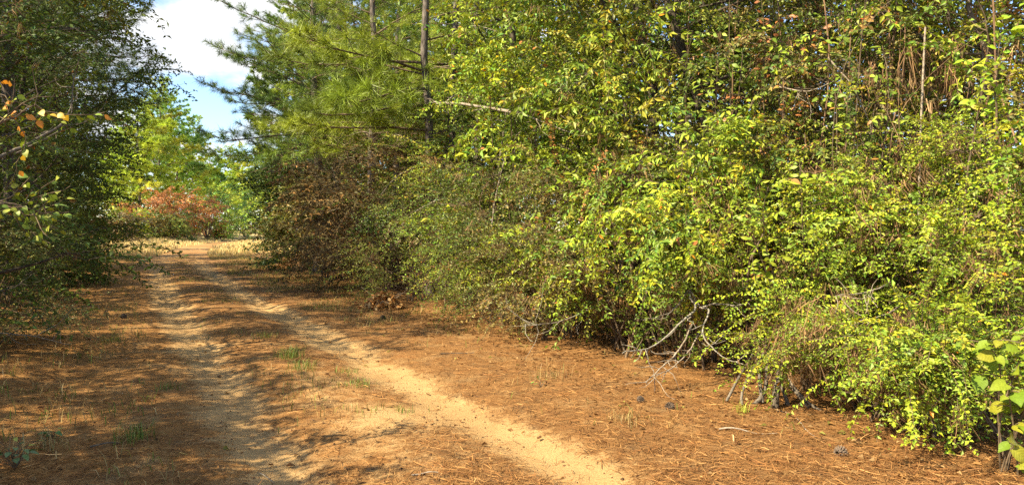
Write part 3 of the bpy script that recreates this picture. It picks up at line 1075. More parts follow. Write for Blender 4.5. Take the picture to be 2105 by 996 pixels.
HEDGE = "shrubs of the hedge right of the track"
hedge = [
    # px, d, H, R, palette, protos, lobes, sprays per lobe, straw, seed, label
    (1800, 6.35, .92, .95, YG, PRIVET, 15, 8, 420, 1, "low yellow-green shrub spilling over brown straw at the front of the right hedge"),
    (1940, 5.75, .85, .50, YG, PRIVET, 8, 7, 160, 2, "small bright shrub left of the big round leaves at the lower right corner"),
    (2090, 6.6, 2.7, 1.1, YG, PRIVET, 15, 10, 200, 3, "tall bright shrub at the right edge behind the big round leaves"),
    (1880, 7.2, 2.1, 1.1, YG, PRIVET, 14, 10, 340, 4, "bright layered shrub right of the hedge's root flare, below the vine curtain"),
    (1660, 7.9, 2.5, 1.2, YG, PRIVET, 15, 10, 340, 5, "broad yellow-green shrub of the hedge just right of the lichened branch"),
    (1490, 8.9, 2.6, 1.15, YG_MIX, PRIVET, 14, 10, 300, 6, "yellow-green shrub directly behind the whitish lichened branch"),
    (1325, 9.7, 2.6, 1.25, YG_MIX, OVAL, 17, 10, 220, 7, "shrub with orange leaves mixed in below the hanging light green leaf sprays"),
    (1185, 10.9, 2.4, 1.3, OLIVE_BROWN, PRIVET_SPARSE, 22, 13, 200, 8, "olive brown shrub behind the long pale low branch"),
    (1060, 12.5, 2.7, 1.4, OLIVE, PRIVET_SPARSE, 21, 13, 170, 9, "small-leaved olive shrub left of the long pale low branch"),
    (960, 14.4, 3.0, 1.5, YG_MIX, PRIVET_SPARSE, 18, 14, 110, 10, "pale yellowish shrub right of the leaning dead bough"),
    (865, 16.6, 2.9, 1.5, OLIVE, PRIVET_SPARSE, 17, 13, 90, 11, "olive shrub behind the heap of dry leaves"),
    (690, 23.5, 3.2, 1.7, OLIVE_BROWN, FINE_FAR, 22, 13, 40, 13, "thin grey-brown shrub with bare twigs left of the dead brown bush"),
]
for px, d, H, Rr, pal, pro, nlb, spl, st, sd, lab in hedge:
    plant("hedge_shrub", lab, "shrub", at_px(px, d), shrub_lobes(R_(sd), H, Rr, nlb, (.48 if H < 1.5 else .38 if d < 9.5 else .10), .36), pro, pal, spl, 1000 + sd,
          sscale=.95 if d < 9 else 1.1, straw=int(st * .8), group=HEDGE, droop=.15, whips=26 if d < 12 else 16)

plant("dead_shrub", "large dead brown bush of fine twigs in the right hedge", "shrub", at_px(800, 19.6), shrub_lobes(R_(31), 4.0, 2.1, 30, .05, .34), DEADTW + FINE_FAR[:1],
      BROWN, 15, 1031, sscale=1.4, leafmat=M_DRY, droop=.05, whips=30, stem_r=.022)
plant("evergreen_shrub", "dense dark green evergreen shrub at the bend, leftmost of the right hedge", "shrub", at_px(622, 30.0), shrub_lobes(R_(32), 4.6, 1.5, 32, .04),
      FINE_FAR, DARK, 12, 1032, sscale=1.35, droop=.05)
plant("evergreen_shrub", "second dark shrub behind the leftmost evergreen of the right hedge", "shrub", at_px(650, 36.0), shrub_lobes(R_(33), 5.5, 2.2, 20, .1),
      FINE_FAR, OLIVE, 10, 1033, sscale=1.4, droop=.05)

# taller thicket behind the front row
THICKET = "small trees of the thicket behind the right hedge"
thicket = [
    (2085, 7.9, 5.2, 1.4, YG_MIX, OVAL, 24, 9, 100, "vine-hung small tree at the upper right corner"),
    (1790, 8.9, 5.4, 1.4, OLIVE_BROWN, OVAL + PRIVET, 23, 7, 260, "thicket tree left of the curtain of brown vine stems"),
    (1640, 9.6, 5.6, 1.4, OLIVE, OVAL + BROAD, 23, 7, 240, "rust-flecked thicket tree right of the dark crooked trunk"),
    (1490, 10.7, 5.8, 1.5, OLIVE_BROWN, OVAL, 23, 7, 240, "rusty olive thicket tree behind the dark crooked trunk"),
    (1310, 11.6, 5.8, 1.6, YG_MIX, OVAL + BROAD, 24, 9, 120, "orange and olive thicket tree beside the straight dark trunk"),
    (1165, 13.0, 5.4, 1.6, YG_MIX, OVAL + BROAD, 22, 9, 80, "yellow-green thicket tree in front of the slim grey trunks"),
    (1035, 15.2, 4.8, 1.7, YG_MIX, OVAL, 21, 9, 60, "thicket tree under the broken horizontal limb"),
    (935, 18.6, 4.0, 1.8, OLIVE, FINE, 18, 8, 30, "low thicket tree between the two big pine trunks and the hedge"),
]
for i, (px, d, H, Rr, pal, pro, nlb, spl, st, lab) in enumerate(thicket):
    plant("thicket_tree", lab, "small tree", at_px(px, d), crown_lobes(R_(60 + i), .9, H, Rr, nlb, .40), pro, pal, spl, 1060 + i, sscale=1.25, whips=14,
          trunk=(H * .92, .06, .2 * math.sin(i * 2), .2 * math.cos(i)), straw=st, group=THICKET, wood=M_BARK_GREY)

# woodland behind: broad-leaved trees whose trunks show, tall and dark
WOOD = "broad-leaved trees of the right-hand wood"
wood_trees = [
    (1336, 10.9, 10, .115, 4.3, 2.4, OLIVE, 20, 9, (.1, .1), "tree with a straight dark trunk rising out of the thicket"),
    (1548, 10.0, 9, .085, 4.2, 2.2, OLIVE, 18, 9, (-2.2, .2), "tree with a dark crooked trunk leaning left over the thicket"),
    (1720, 13.5, 11, .14, 2.2, 2.8, OLIVE, 22, 9, (.3, .2), "tall olive-leaved tree behind the thicket left of the vine curtain"),
    (1905, 11.5, 10, .15, 2.0, 2.6, OLIVE, 20, 9, (.2, .2), "tall tree behind the curtain of brown vine stems"),
    (2140, 12.5, 11, .15, 2.8, 3.0, OLIVE, 20, 9, (0, .2), "tall tree beyond the upper right corner"),
    (1072, 19.0, 13, .14, 3.8, 2.8, YG_MIX, 20, 9, (.1, 0), "tree with a grey trunk left of the slimmer pale one"),
    (1138, 19.6, 13, .10, 4.2, 2.6, YG_MIX, 18, 9, (-.1, 0), "tree with a slim pale straight trunk above the hedge"),
    (1225, 17.5, 12, .12, 3.6, 2.8, OLIVE_BROWN, 22, 9, (.2, 0), "brown-tinged tree between the slim pale trunk and the straight dark trunk"),
    (1450, 18.5, 12, .13, 2.5, 3.2, OLIVE, 22, 9, (.1, 0), "broad tree deep in the wood behind the crooked trunk"),
    (1650, 19.5, 12, .13, 2.5, 3.2, OLIVE, 22, 9, (.1, 0), "broad tree deep in the wood right of the crooked trunk"),
    (1880, 18.5, 12, .13, 2.0, 3.2, OLIVE, 22, 9, (.1, 0), "broad tree deep in the wood behind the vine curtain"),
    (2120, 18.0, 12, .13, 2.0, 3.2, OLIVE, 20, 9, (.1, 0), "broad tree deep in the wood near the right edge"),
]
wood_trees += [
    (1390, 15.0, 12, .12, 2.5, 3.0, OLIVE, 22, 9, (.1, 0), "tree deep in the wood between the straight and the crooked dark trunks"),
    (1560, 15.6, 12, .12, 2.5, 3.0, OLIVE, 22, 9, (.1, 0), "tree deep in the wood behind the slanting pale stem"),
    (1270, 20.5, 12, .12, 2.5, 3.0, OLIVE, 22, 9, (.1, 0), "tree far back in the wood left of the straight dark trunk"),
]
_wt = {}
for i, (px, d, H, tr, z0, Rr, pal, nlb, spl, ln, lab) in enumerate(wood_trees):
    if i >= 7:
        copy_thing(_wt[[2, 4, 3, 5, 2, 3, 2, 4][i - 7]], lab, at_px(px, d), i * 1.9 + .5, 1.05)
        continue
    _wt[i] = plant("woodland_tree", lab, "tree", at_px(px, d), crown_lobes(R_(80 + i), z0, H, Rr, nlb, .42), OVAL if d < 11 else COARSE, pal, spl if d >= 11 else 15, 1080 + i, sscale=1.5 if d < 11 else 1.0,
          trunk=(H * .93, tr, *ln), group=WOOD, wood=M_DARKBARK, foliage="crown")

# pines on the right
pine("big pine with a thick dark trunk behind the hedge, left of its paler twin", at_px(884, 17.8), 15, .125, 4.6, 10, 20, LM_YG, 401, (.6, 1.0), dead=9, az=(-50, 225),
     zextra=((4.0, 200, -4, 1.15, 5), (4.6, 225, -6, 1.2, 6), (5.0, 240, -4, 1.25, 7), (5.4, 215, 2, 1.2, 5), (5.6, 180, 4, 1.2, 6)))
pine("pine with a pale sunlit trunk beside the thick dark one", at_px(928, 19.0), 16, .115, 5.2, 12, 22, LM_YG, 402, (.6, 1.0), lean=(.9, 0), dead=7, az=(-50, 215),
     zextra=((4.4, 235, -6, 1.0, 5), (5.2, 215, -4, 1.1, 6), (5.9, 225, 0, 1.1, 7)))
pine("slender pine with a dark trunk standing clear above the dead brown bush", at_px(762, 23.0), 18, .13, 4.0, 12, 32, LM_YG, 403, (.8, 1.25), dead=8, az=(-50, 230),
     zextra=((4.6, -50, -8, 1.2, 5), (5.9, -40, -5, 1.3, 7), (5.2, 232, -5, 1.2, 6)))
pine("slim pine right of the slender dark-trunked one", at_px(812, 27.0), 19, .12, 4.4, 13, 34, LM_G, 404, (.8, 1.3), dead=6)
pine("bushy pine at the bend whose low limbs reach left over the track", at_px(650, 27.5), 17, .18, 4.6, 13, 58, LM_G, 405, (.85, 1.3), dead=4,
     zextra=((4.7, 185, -4, 1.3, 1), (6.2, 190, 4, 1.3, 0), (7.6, 178, 14, 1.3, 1), (8.6, 200, 16, 1.2, 3), (5.2, 230, 0, 1.4, 2), (4.6, 250, -3, 1.3, 2),
             (6.8, 165, 18, 1.25, 0), (5.6, 290, 0, 1.3, 4), (7.4, 270, 6, 1.3, 1)))
pine("yellow-green pine behind the bushy pine at the bend", at_px(700, 30.0), 19, .18, 3.5, 14, 54, LM_YG, 406, (.9, 1.4), dead=3)
pine("pine standing furthest left behind the bushy pine at the bend", at_px(660, 40.0), 18, .18, 5.0, 16, 60, LM_G, 407, (.8, 1.2), dead=3)
pine("pine with low bright needle sprays above the broken horizontal limb", at_px(1000, 23.5), 17, .14, 4.6, 13, 28, LM_YG, 408, (.7, 1.2), dead=6)
BACK = "pines standing further back in the right-hand wood"
for i, (px, d, H, pal_) in enumerate([(660, 48, 19, 0), (720, 44, 18, 1), (775, 41, 18, 0), (835, 38, 17, 1), (890, 35, 17, 0), (955, 33, 16, 1), (1040, 31, 16, 0), (620, 60, 20, 1), (1120, 30, 15, 1)]):
    far_pine(["pine deep behind the yellow-green pine at the bend", "pine deep behind the slender dark-trunked pine, on its left", "pine deep behind the slender dark-trunked pine, on its right",
              "pine deep behind the slim pine, left of the thick dark trunk", "pine deep behind the thick dark pine trunk", "pine deep in the wood just right of the pale sunlit trunk",
              "pine deep in the wood behind the broken horizontal limb", "furthest pine behind the bushy pine at the bend", "pine deep in the wood behind the slim pale trunk"][i], at_px(px, d), H, .17, 2.5, 56, [NEEDLE_YG, NEEDLE_G][pal_], 420 + i, (.9, 1.4), BACK)


# curtain of brown vine stems
def vine_curtain():
    r = R_(500)
    x, y = at_px(1945, 7.9)
    o = thing("vine_curtain", "curtain of hanging brown vine stems at the right of the hedge", "vine", (x, y, gz(x, y) - .03))
    for i in range(60):
        bx = r.normal() * .36; by = r.normal() * .28
        top = np.array([bx * 1.1 + r.normal() * .22, by + r.normal() * .2 + .1, r.uniform(2.2, 4.3)])
        p = curve_path(np.array([bx, by, -.05]), top, 14, 0, .13, r)
        rad = .004 + .02 * r.random() ** 2.5
        b = Buf(); b.add(*tubes(p, (rad * np.linspace(1, .55, 14))[None], 5))
        obj("vine_stem", b.mesh("vine_stem", M_VINE if i % 4 else M_TWIG, True), o)
    b = Buf()
    n = 150
    P = np.stack([r.normal(size=n) * .5, r.normal(size=n) * .3, r.uniform(.5, 3.6, n)], 1)
    scatter(None, b, STRAW, P, frames(r.normal(size=(n, 3)) * np.array([1, 1, .1]), .1, r), r.uniform(.8, 2.0, n), pick(STRAW_C, n, r), r)
    obj("hanging_straw", b.mesh("hanging_straw", M_DRY), o, kind="stuff")
    bw, bl = Buf(), Buf()
    n = 95
    P = np.stack([r.normal(size=n) * .75, r.normal(size=n) * .35 + .1, np.where(r.random(n) < .75, r.uniform(3.2, 5.6, n), r.uniform(.8, 3.2, n))], 1)
    scatter(bw, bl, OVAL, P, frames(r.normal(size=(n, 3)) * np.array([1, 1, .3]) + np.array([-.2, -.5, -.1]), .3, r), r.uniform(.9, 1.5, n), pick(YG_MIX, n, r), r)
    obj("branches", bw.mesh("branches", M_TWIG), o, kind="stuff")
    obj("foliage", bl.mesh("foliage", M_LEAF), o, kind="stuff")
    return o


vine_curtain()


def pole(label, px, d, z0, z1, rad, mat, seed, name="bare_sapling"):
    r = R_(seed)
    x, y = at_px(px, d)
    b = Buf()
    b.add(*tubes(curve_path(np.array([0, 0, z0]), np.array([r.normal() * .1, 0, z1]), 10, 0, .012, r), np.linspace(rad, rad * .6, 10)[None], 7))
    o = obj(name, b.mesh(name, mat, True), loc=(x, y, gz(x, y)))
    o["label"] = label; o["category"] = "stem"
    return o


pole("single pale bare stem standing left of the vine curtain", 1886, 7.4, -.1, 3.6, .016, M_DEADWOOD, 510)

for i, (px, d, h, rad, lab) in enumerate([
    (1512, 9.0, 4.6, .012, "thin upright stem right of the dark crooked trunk"), (1590, 8.6, 4.2, .010, "thin upright stem above the broad yellow-green shrub"),
    (1672, 8.3, 4.6, .013, "upright brown stem between the crooked trunk and the vine curtain"), (1745, 8.0, 4.0, .009, "slender bare stem left of the pale bare stem"),
    (1815, 7.8, 4.4, .012, "brown upright stem just left of the pale bare stem"), (2060, 7.2, 4.4, .014, "brown upright stem behind the climbing vine at the right edge"),
    (1250, 10.6, 4.8, .013, "thin upright stem left of the straight dark trunk"), (1420, 9.6, 4.8, .012, "thin upright stem between the straight and the crooked dark trunks"),
]):
    pole(lab, px, d, -.1, h, rad, M_VINE, 520 + i)

# ---- saplings and vines whose leaves can be told apart
x, y = at_px(1400, 9.2)
sprig_plant("sapling", "sapling of hanging light yellow-green leaf sprays in the middle of the hedge", "sapling", (x, y - .05),
            [(-.15, -1.0, 2.75), (.30, -1.15, 2.95), (.05, -1.3, 2.55), (-.55, -1.2, 2.2), (-.9, -1.3, 1.9), (.45, -1.3, 2.35), (-.35, -1.5, 1.75), (-1.2, -1.0, 1.65)], 601, LS_HICKORY,
            step=.13, per=2, hang=.9, size=(.85, 1.35), nside=6, side=.45, weights=(4, 3, 3, 2, .5), r0=.014, more=105, mpro=BROAD, mpal=YG)
x, y = at_px(1660, 7.4)
sprig_plant("sapling", "sapling with bright pointed leaves rising above the broad yellow-green shrub", "sapling", (x, y),
            [(-.2, -.3, 2.3), (-.55, -.45, 2.05), (.15, -.4, 2.15), (-.75, -.5, 1.75), (.4, -.5, 1.8), (-.3, -.6, 1.9)], 602, LS_OAK,
            step=.075, per=2, hang=.35, size=(.8, 1.25), nside=5, side=.38, weights=(4, 4, 2, .4), more=45, mpro=OVAL, mpal=YG)
x, y = at_px(1085, 12.4)
sprig_plant("sapling", "overhanging bright leafy boughs at the top middle, in front of the slim trunks", "sapling", (x, y + .3),
            [(-1.1, -.6, 4.9), (-.4, -.8, 4.9), (.2, -.9, 4.6), (.7, -.8, 4.9), (1.2, -.7, 4.5), (-.2, -1.0, 4.2), (.9, -1.0, 4.1)], 603, LS_HICKORY,
            step=.13, per=2, hang=.6, size=(.85, 1.25), nside=6, side=.55, weights=(4, 4, 3, 3, .4), r0=.02, more=130, mpro=BROAD, mpal=YG, mscale=1.3)
x, y = at_px(1120, 10.6)
sprig_plant("sapling", "green sapling with hanging leaves low in front of the thicket, left of the light sprays", "sapling", (x, y),
            [(-.2, -.3, 1.8), (.3, -.4, 1.6), (.6, -.3, 1.9), (-.5, -.4, 1.45), (.1, -.5, 1.35), (.8, -.4, 1.5)], 604, LS_OAK,
            step=.08, per=2, hang=.9, size=(.85, 1.3), nside=5, side=.4, weights=(4, 2, 4, .4), more=40, mpro=BROAD, mpal=YG_MIX)
x, y = at_px(2045, 6.3)
sprig_plant("climbing_vine", "vine with bright green leaves climbing at the upper right edge", "vine", (x, y),
            [(-.15, -.3, 3.3), (.05, -.35, 2.95), (.2, -.4, 2.6), (-.05, -.4, 2.3), (.25, -.4, 3.4), (-.3, -.2, 3.5), (.3, -.45, 2.1), (.15, -.4, 1.85)], 605, LS_BRIGHT,
            step=.062, per=2, hang=.3, size=(.85, 1.35), nside=5, side=.3, weights=(4, 4, 2, .6), more=30, mpro=OVAL, mpal=YG)
x, y = at_px(2085, 4.75)
sprig_plant("broadleaf_vine", "plant with big round green leaves at the lower right corner", "vine", (x, y),
            [(-.20, -.05, .88), (-.02, -.10, .92), (-.14, -.18, .66), (.02, -.2, .58), (-.02, -.15, .38), (.12, -.1, 1.0), (.10, -.2, .75), (.03, -.25, .18)], 606, LS_VINE,
            step=.07, per=1, hang=.55, size=(.6, 1.25), nside=4, side=.16, r0=.006, start=.3)
x, y = at_px(1560, 8.1)
sprig_plant("sapling", "bright leaf fan hanging just above the fork of the lichened branch", "sapling", (x, y + .3),
            [(-.3, -.6, 1.35), (-.05, -.7, 1.2), (.2, -.6, 1.4), (-.45, -.6, 1.15)], 607, LS_OAK,
            step=.06, per=2, hang=.5, size=(.8, 1.2), nside=4, side=.3, weights=(4, 4, 1, .5))


LS_RUST = leaf_set("leaf_rust", .080, .038, [(.24, .095, .03), (.19, .07, .025), (.26, .13, .04), (.15, .14, .03)], 61)
x, y = at_px(1590, 8.9)
sprig_plant("sapling", "sapling with rusty orange leaf sprays high in the thicket", "sapling", (x, y),
            [(-.35, -.5, 4.4), (-.1, -.6, 4.1), (.2, -.6, 3.9), (.0, -.7, 3.4), (.3, -.6, 3.2)], 608, LS_RUST,
            step=.07, per=2, hang=.6, size=(.7, 1.15), nside=5, side=.4, more=30, mpro=OVAL, mpal=OLIVE_BROWN)
x, y = at_px(1470, 9.0)
sprig_plant("sapling", "green sapling climbing in front of the dark crooked trunk", "sapling", (x, y),
            [(-.4, -.5, 3.9), (-.15, -.6, 3.6), (.15, -.6, 3.9), (-.3, -.7, 3.2), (.25, -.7, 3.1), (0, -.6, 4.5)], 609, LS_OAK,
            step=.08, per=2, hang=.5, size=(.7, 1.15), nside=5, side=.42, weights=(4, 3, 4, .6), more=30, mpro=OVAL, mpal=OLIVE, mscale=1.1)
x, y = at_px(1725, 8.0)
sprig_plant("sapling", "green sapling climbing left of the pale bare stem", "sapling", (x, y),
            [(-.35, -.4, 3.6), (-.1, -.5, 3.2), (.2, -.5, 3.5), (-.25, -.6, 2.7), (.25, -.6, 2.6), (.05, -.5, 4.0)], 610, LS_OAK,
            step=.08, per=2, hang=.5, size=(.65, 1.1), nside=5, side=.4, weights=(4, 3, 4, .6), more=25, mpro=OVAL, mpal=OLIVE, mscale=1.0)
x, y = at_px(1265, 10.2)
sprig_plant("sapling", "leafy sapling rising in front of the straight dark trunk", "sapling", (x, y),
            [(-.4, -.5, 4.2), (-.1, -.6, 3.8), (.3, -.6, 4.3), (-.3, -.7, 3.3), (.3, -.7, 3.1), (.5, -.5, 4.8)], 611, LS_OAK,
            step=.09, per=2, hang=.5, size=(.75, 1.2), nside=5, side=.45, weights=(4, 3, 4, .8), more=60, mpro=BROAD, mpal=YG_MIX, mscale=1.2)


# long arching wands of two-ranked small leaves
def wand(label, p0, p1, sag, seed):
    r = R_(seed)
    p0 = np.array(p0, float); p1 = np.array(p1, float)
    o = thing("arching_wand", label, "branch", (p0[0], p0[1], p0[2]), "long leafy wands arching out of the right hedge")
    path = curve_path(np.zeros(3), p1 - p0, 14, sag, .01, r)[0]
    b = Buf(); b.add(*tubes(path[None], np.linspace(.006, .002, 14)[None], 4))
    obj("stem", b.mesh("stem", M_TWIG), o)
    bl = Buf()
    ln = np.linalg.norm(np.diff(path, axis=0), axis=1).sum()
    n = int(ln * .92 / .026)
    t = np.linspace(.08, 1, n)
    pp = np.stack([np.interp(t, np.linspace(0, 1, 14), path[:, k]) for k in range(3)], 1)
    tg = norm(np.gradient(pp, axis=0))
    for s_ in (1, -1):
        lat = np.cross(np.array([0, 0, 1.0]), tg) * s_
        D = tg * .35 + lat * .8 + np.array([0, 0, -.35]) + r.normal(size=(n, 3)) * .15
        ll = .042 * r.uniform(.75, 1.2, n) * (1 - .45 * t)
        v, f, c = leaf_geo(pp, D, np.array([[-.2, -.4, .8]]) + r.normal(size=(n, 3)) * .25, ll, ll * .55, jitter_col(n, r, 0) * np.array([.30, .33, .03]), True)
        bl.add(v, f, c)
    obj("foliage", bl.mesh("foliage", M_LEAF), o, kind="stuff")


def W(px, py, d):
    x_, y_ = at_px(px, d)
    return (x_, y_, z_px(py, d))


wand("long leafy wand slanting up to the right edge at mid height", W(1900, 440, 6.6), W(2125, 318, 5.8), .03, 651)
wand("upright leafy wand tip in front of the vine curtain", W(1850, 350, 6.9), W(1912, 262, 6.5), .05, 652)
wand("level leafy wand pointing left below the vine curtain", W(1940, 425, 6.4), W(1775, 448, 6.2), .06, 653)
wand("short leafy wand beside the upright tip", W(1870, 330, 6.8), W(1930, 285, 6.5), .05, 654)
wand("leafy wand reaching left low over the straw near the root flare", W(1790, 690, 6.0), W(1560, 745, 6.1), .08, 655)
wand("leafy wand reaching toward the camera over the small bright shrub", W(1960, 640, 5.7), W(2010, 560, 5.2), .05, 656)
wand("drooping leafy wand at the right edge below the slanting one", W(2000, 470, 6.2), W(2120, 520, 5.6), .08, 657)


# ---- bare and lichened branches
def branch(name, label, pts, r0, r1, mat, seed, twigs=8, tl=.3, leaves=None, nleaf=0, cat="branch", sides=7):
    """a branch along given world points, with its own side twigs"""
    r = R_(seed)
    pts = np.array(pts, float)
    base = pts[0].copy()
    o = thing(name, label, cat, tuple(base))
    P = pts - base
    t = np.linspace(0, 1, len(P)); tt = np.linspace(0, 1, 6 * len(P))
    path = np.stack([np.interp(tt, t, P[:, k]) for k in range(3)], 1)
    for _ in range(6):
        path[1:-1] = (path[:-2] + 2 * path[1:-1] + path[2:]) / 4
    path[1:-1] += np.cumsum(r.normal(size=(len(path) - 2, 3)), 0) * .0035
    b = Buf(); b.add(*tubes(path[None], np.linspace(r0, r1, len(path))[None], sides))
    obj("main_stem", b.mesh("main_stem", mat, True), o)
    ends = []
    for i in range(twigs):
        k = r.integers(len(path) // 4, len(path))
        tg = norm(path[min(k, len(path) - 1)] - path[max(k - 2, 0)])
        d = norm(tg * .6 + r.normal(size=3) * .65)
        ln = tl * r.uniform(.4, 1.2)
        sp = curve_path(path[k], path[k] + d * ln, 5, -.04, .07, r)
        b = Buf(); b.add(*tubes(sp, np.linspace(max(r1, r0 * .35), .0018, 5)[None], 4))
        obj("twig", b.mesh("twig", mat), o)
        ends.append(sp[0])
    if leaves is not None:
        leafy_twigs(o, ends, leaves, r, .05, 1, .5, (.42, .7), .1, limit=nleaf)
    return o


branch("lichened_branch", "whitish lichened branch reaching down left out of the hedge", [W(1425, 585, 8.2), W(1415, 610, 7.9), W(1440, 632, 7.7), W(1415, 650, 7.6), W(1375, 690, 7.4), W(1330, 722, 7.3), W(1280, 726, 7.2)],
       .017, .005, M_LICHEN, 701, 9, .25, LS_OAK, 14)
branch("lichened_branch", "whitish lichened upper fork bending left above the long one", [W(1440, 632, 7.9), W(1416, 588, 8.0), W(1405, 620, 7.8), W(1380, 640, 7.7), W(1340, 655, 7.6)],
       .011, .003, M_LICHEN, 702, 6, .25)
branch("lichened_branch", "whitish lichened branch hanging down right toward the root flare", [W(1440, 632, 7.8), W(1462, 636, 7.6), W(1445, 680, 7.4), W(1452, 700, 7.3), W(1485, 735, 7.1), W(1535, 752, 7.0)],
       .012, .004, M_LICHEN, 703, 6, .22)
branch("lichened_branch", "short lichened twig end pointing right from the fork", [W(1440, 632, 7.9), W(1470, 625, 7.8), W(1510, 630, 7.6), W(1540, 622, 7.6)], .010, .003, M_LICHEN, 704, 6, .2)
branch("bare_branch", "bundle of grey bare stems slanting down to the straw below the lichened branch", [W(1425, 660, 7.9), W(1405, 710, 7.7), W(1370, 750, 7.5), W(1330, 788, 7.3)], .011, .005, M_DEADWOOD, 705, 10, .35)
branch("bare_branch", "second grey bare stem slanting down beside the bundle", [W(1440, 680, 7.9), W(1420, 720, 7.6), W(1380, 765, 7.3), W(1345, 775, 7.2)], .009, .004, M_DEADWOOD, 706, 8, .3)
branch("bare_branch", "long pale low branch pointing left out of the olive brown shrub", [W(1340, 585, 10.0), W(1280, 600, 9.7), W(1210, 635, 9.5), W(1150, 660, 9.3), W(1080, 666, 9.1)], .013, .004, M_LICHEN, 707, 10, .45)
branch("dead_bough", "leaning dead bough with a forked tip above the brown bush", [W(1010, 378, 13.6), W(960, 395, 14.0), W(900, 412, 14.6), W(860, 430, 15.0), W(815, 470, 15.4)], .030, .009, M_DEADWOOD, 708, 9, .7)
branch("broken_limb", "broken horizontal limb jutting left from the wood at mid height", [W(1075, 236, 14.0), W(1020, 225, 14.4), W(950, 213, 15.2), W(885, 209, 16.0)], .034, .022, M_DEADWOOD, 709, 5, .6)
branch("dead_bough", "thin dead bough sloping down right below the broken limb", [W(1060, 230, 11.8), W(1120, 248, 11.4), W(1200, 280, 11.0)], .016, .006, M_DEADWOOD, 710, 6, .4)
branch("dead_bough", "thick dark bough leaning left high in the wood at the right", [W(1990, 160, 8.6), W(1960, 90, 8.6), W(1935, 20, 8.6), W(1915, -60, 8.6)], .03, .022, M_BARK_GREY, 711, 3, .5)
branch("dead_bough", "dark bough slanting from upper left into the vine curtain", [W(1985, 250, 8.2), W(1930, 105, 8.3), W(1870, 55, 8.4), W(1800, 10, 8.5)], .04, .02, M_BARK_GREY, 712, 4, .5)

for i, (lab, pts, r0) in enumerate([
    ("thin pale dead branch in the bright shrub right of the lichened branch", [W(1830, 580, 6.5), W(1790, 600, 6.3), W(1750, 605, 6.2), W(1720, 610, 6.1)], .008),
    ("crooked grey branch crossing the bright shrub below the vine curtain", [W(1850, 630, 6.6), W(1820, 648, 6.3), W(1770, 660, 6.2), W(1740, 668, 6.1)], .009),
    ("pale broken branch at the right edge below the climbing vine", [W(2110, 520, 6.0), W(2080, 560, 6.0), W(2060, 620, 6.1)], .014),
    ("steep pale stem left of the light sprays", [W(1010, 480, 11.5), W(1018, 400, 11.6), W(1035, 330, 11.8), W(1060, 280, 12.0)], .013),
    ("slanting dead branch in the middle of the hedge right of the light sprays", [W(1500, 330, 8.6), W(1470, 345, 8.4), W(1430, 350, 8.3), W(1405, 362, 8.2)], .008),
    ("grey dead branch low in the olive shrub", [W(960, 520, 12.6), W(990, 500, 12.4), W(1040, 490, 12.2), W(1070, 470, 12.2)], .012),
    ("slanting pale stem high left of the vine curtain", [W(1700, 120, 8.0), W(1740, 160, 7.9), W(1780, 230, 7.8), W(1800, 300, 7.8)], .010),
    ("pale dead stems crossing high above the broad yellow-green shrub", [W(1600, 180, 8.2), W(1660, 190, 8.0), W(1720, 165, 7.9)], .008),
]):
    branch("bare_branch", lab, pts, r0, .003, M_DEADWOOD, 760 + i, 7, .35)


def root_flare():
    x, y = at_px(1600, 6.75)
    o = thing("root_flare", "gnarled grey root flare and bare stems at the foot of the hedge", "roots", (x, y, gz(x, y)))
    r = R_(720)
    specs = [((-.05, -.10, -.02), (.15, .2, .55), .032), ((-.20, .05, -.02), (.05, .3, .45), .02), ((.10, -.02, -.02), (.2, .3, .6), .016), ((-.32, .0, 0), (-.1, .2, .5), .012),
             ((.25, -.12, 0), (.1, .1, .32), .014), ((.34, -.25, 0), (.12, .1, .30), .012), ((-.1, .1, 0), (0, .3, .5), .015), ((-.42, .15, 0), (-.1, .4, .4), .012)]
    for a, b_, rad in specs:
        p = curve_path(np.array(a), np.array(b_), 9, -.02, .08, r)
        b = Buf(); b.add(*tubes(p, (rad * np.linspace(1.25, .6, 9))[None], 7))
        obj("root", b.mesh("root", M_PALE if rad < .03 else M_BARK_GREY, True), o)


root_flare()


def leaf_heap():
    x, y = at_px(786, 14.9)
    r = R_(730)
    o = thing("dry_leaf_heap", "heap of tan dry leaves at the foot of the hedge", "leaf heap", (x, y, gz(x, y)))
    cols = [(.42, .25, .10), (.33, .17, .06), (.24, .11, .04), (.48, .32, .15)]
    ms = [blade_mesh("leaf_dry", .10, .065, c, 740 + i, fold=.4, curl=.3) for i, c in enumerate(cols)]
    for m_ in ms:
        m_.materials[0] = M_DRY
    for i in range(240):
        a = r.random() * 6.28; q = math.sqrt(r.random())
        px_, py_ = .42 * q * math.cos(a), .3 * q * math.sin(a)
        h = .36 * (1 - q ** 1.6) * (.6 + .4 * r.random()) + .015
        lo = obj("leaf", ms[r.integers(0, 4)], o)
        lo.location = (px_, py_, h)
        lo.rotation_euler = (r.normal() * .7, r.normal() * .7, r.random() * 6.28)
        lo.scale = (1, 1, 1)
    for i in range(5):
        p0 = np.array([r.normal() * .3 + .2, r.normal() * .1, .1]); p1 = p0 + np.array([r.uniform(-.8, .8), r.normal() * .2, r.uniform(.05, .45)])
        b = Buf(); b.add(*tubes(curve_path(p0, p1, 6, .02, .05, r), np.linspace(.008, .003, 6)[None], 4))
        obj("twig", b.mesh("twig", M_DEADWOOD), o)


leaf_heap()

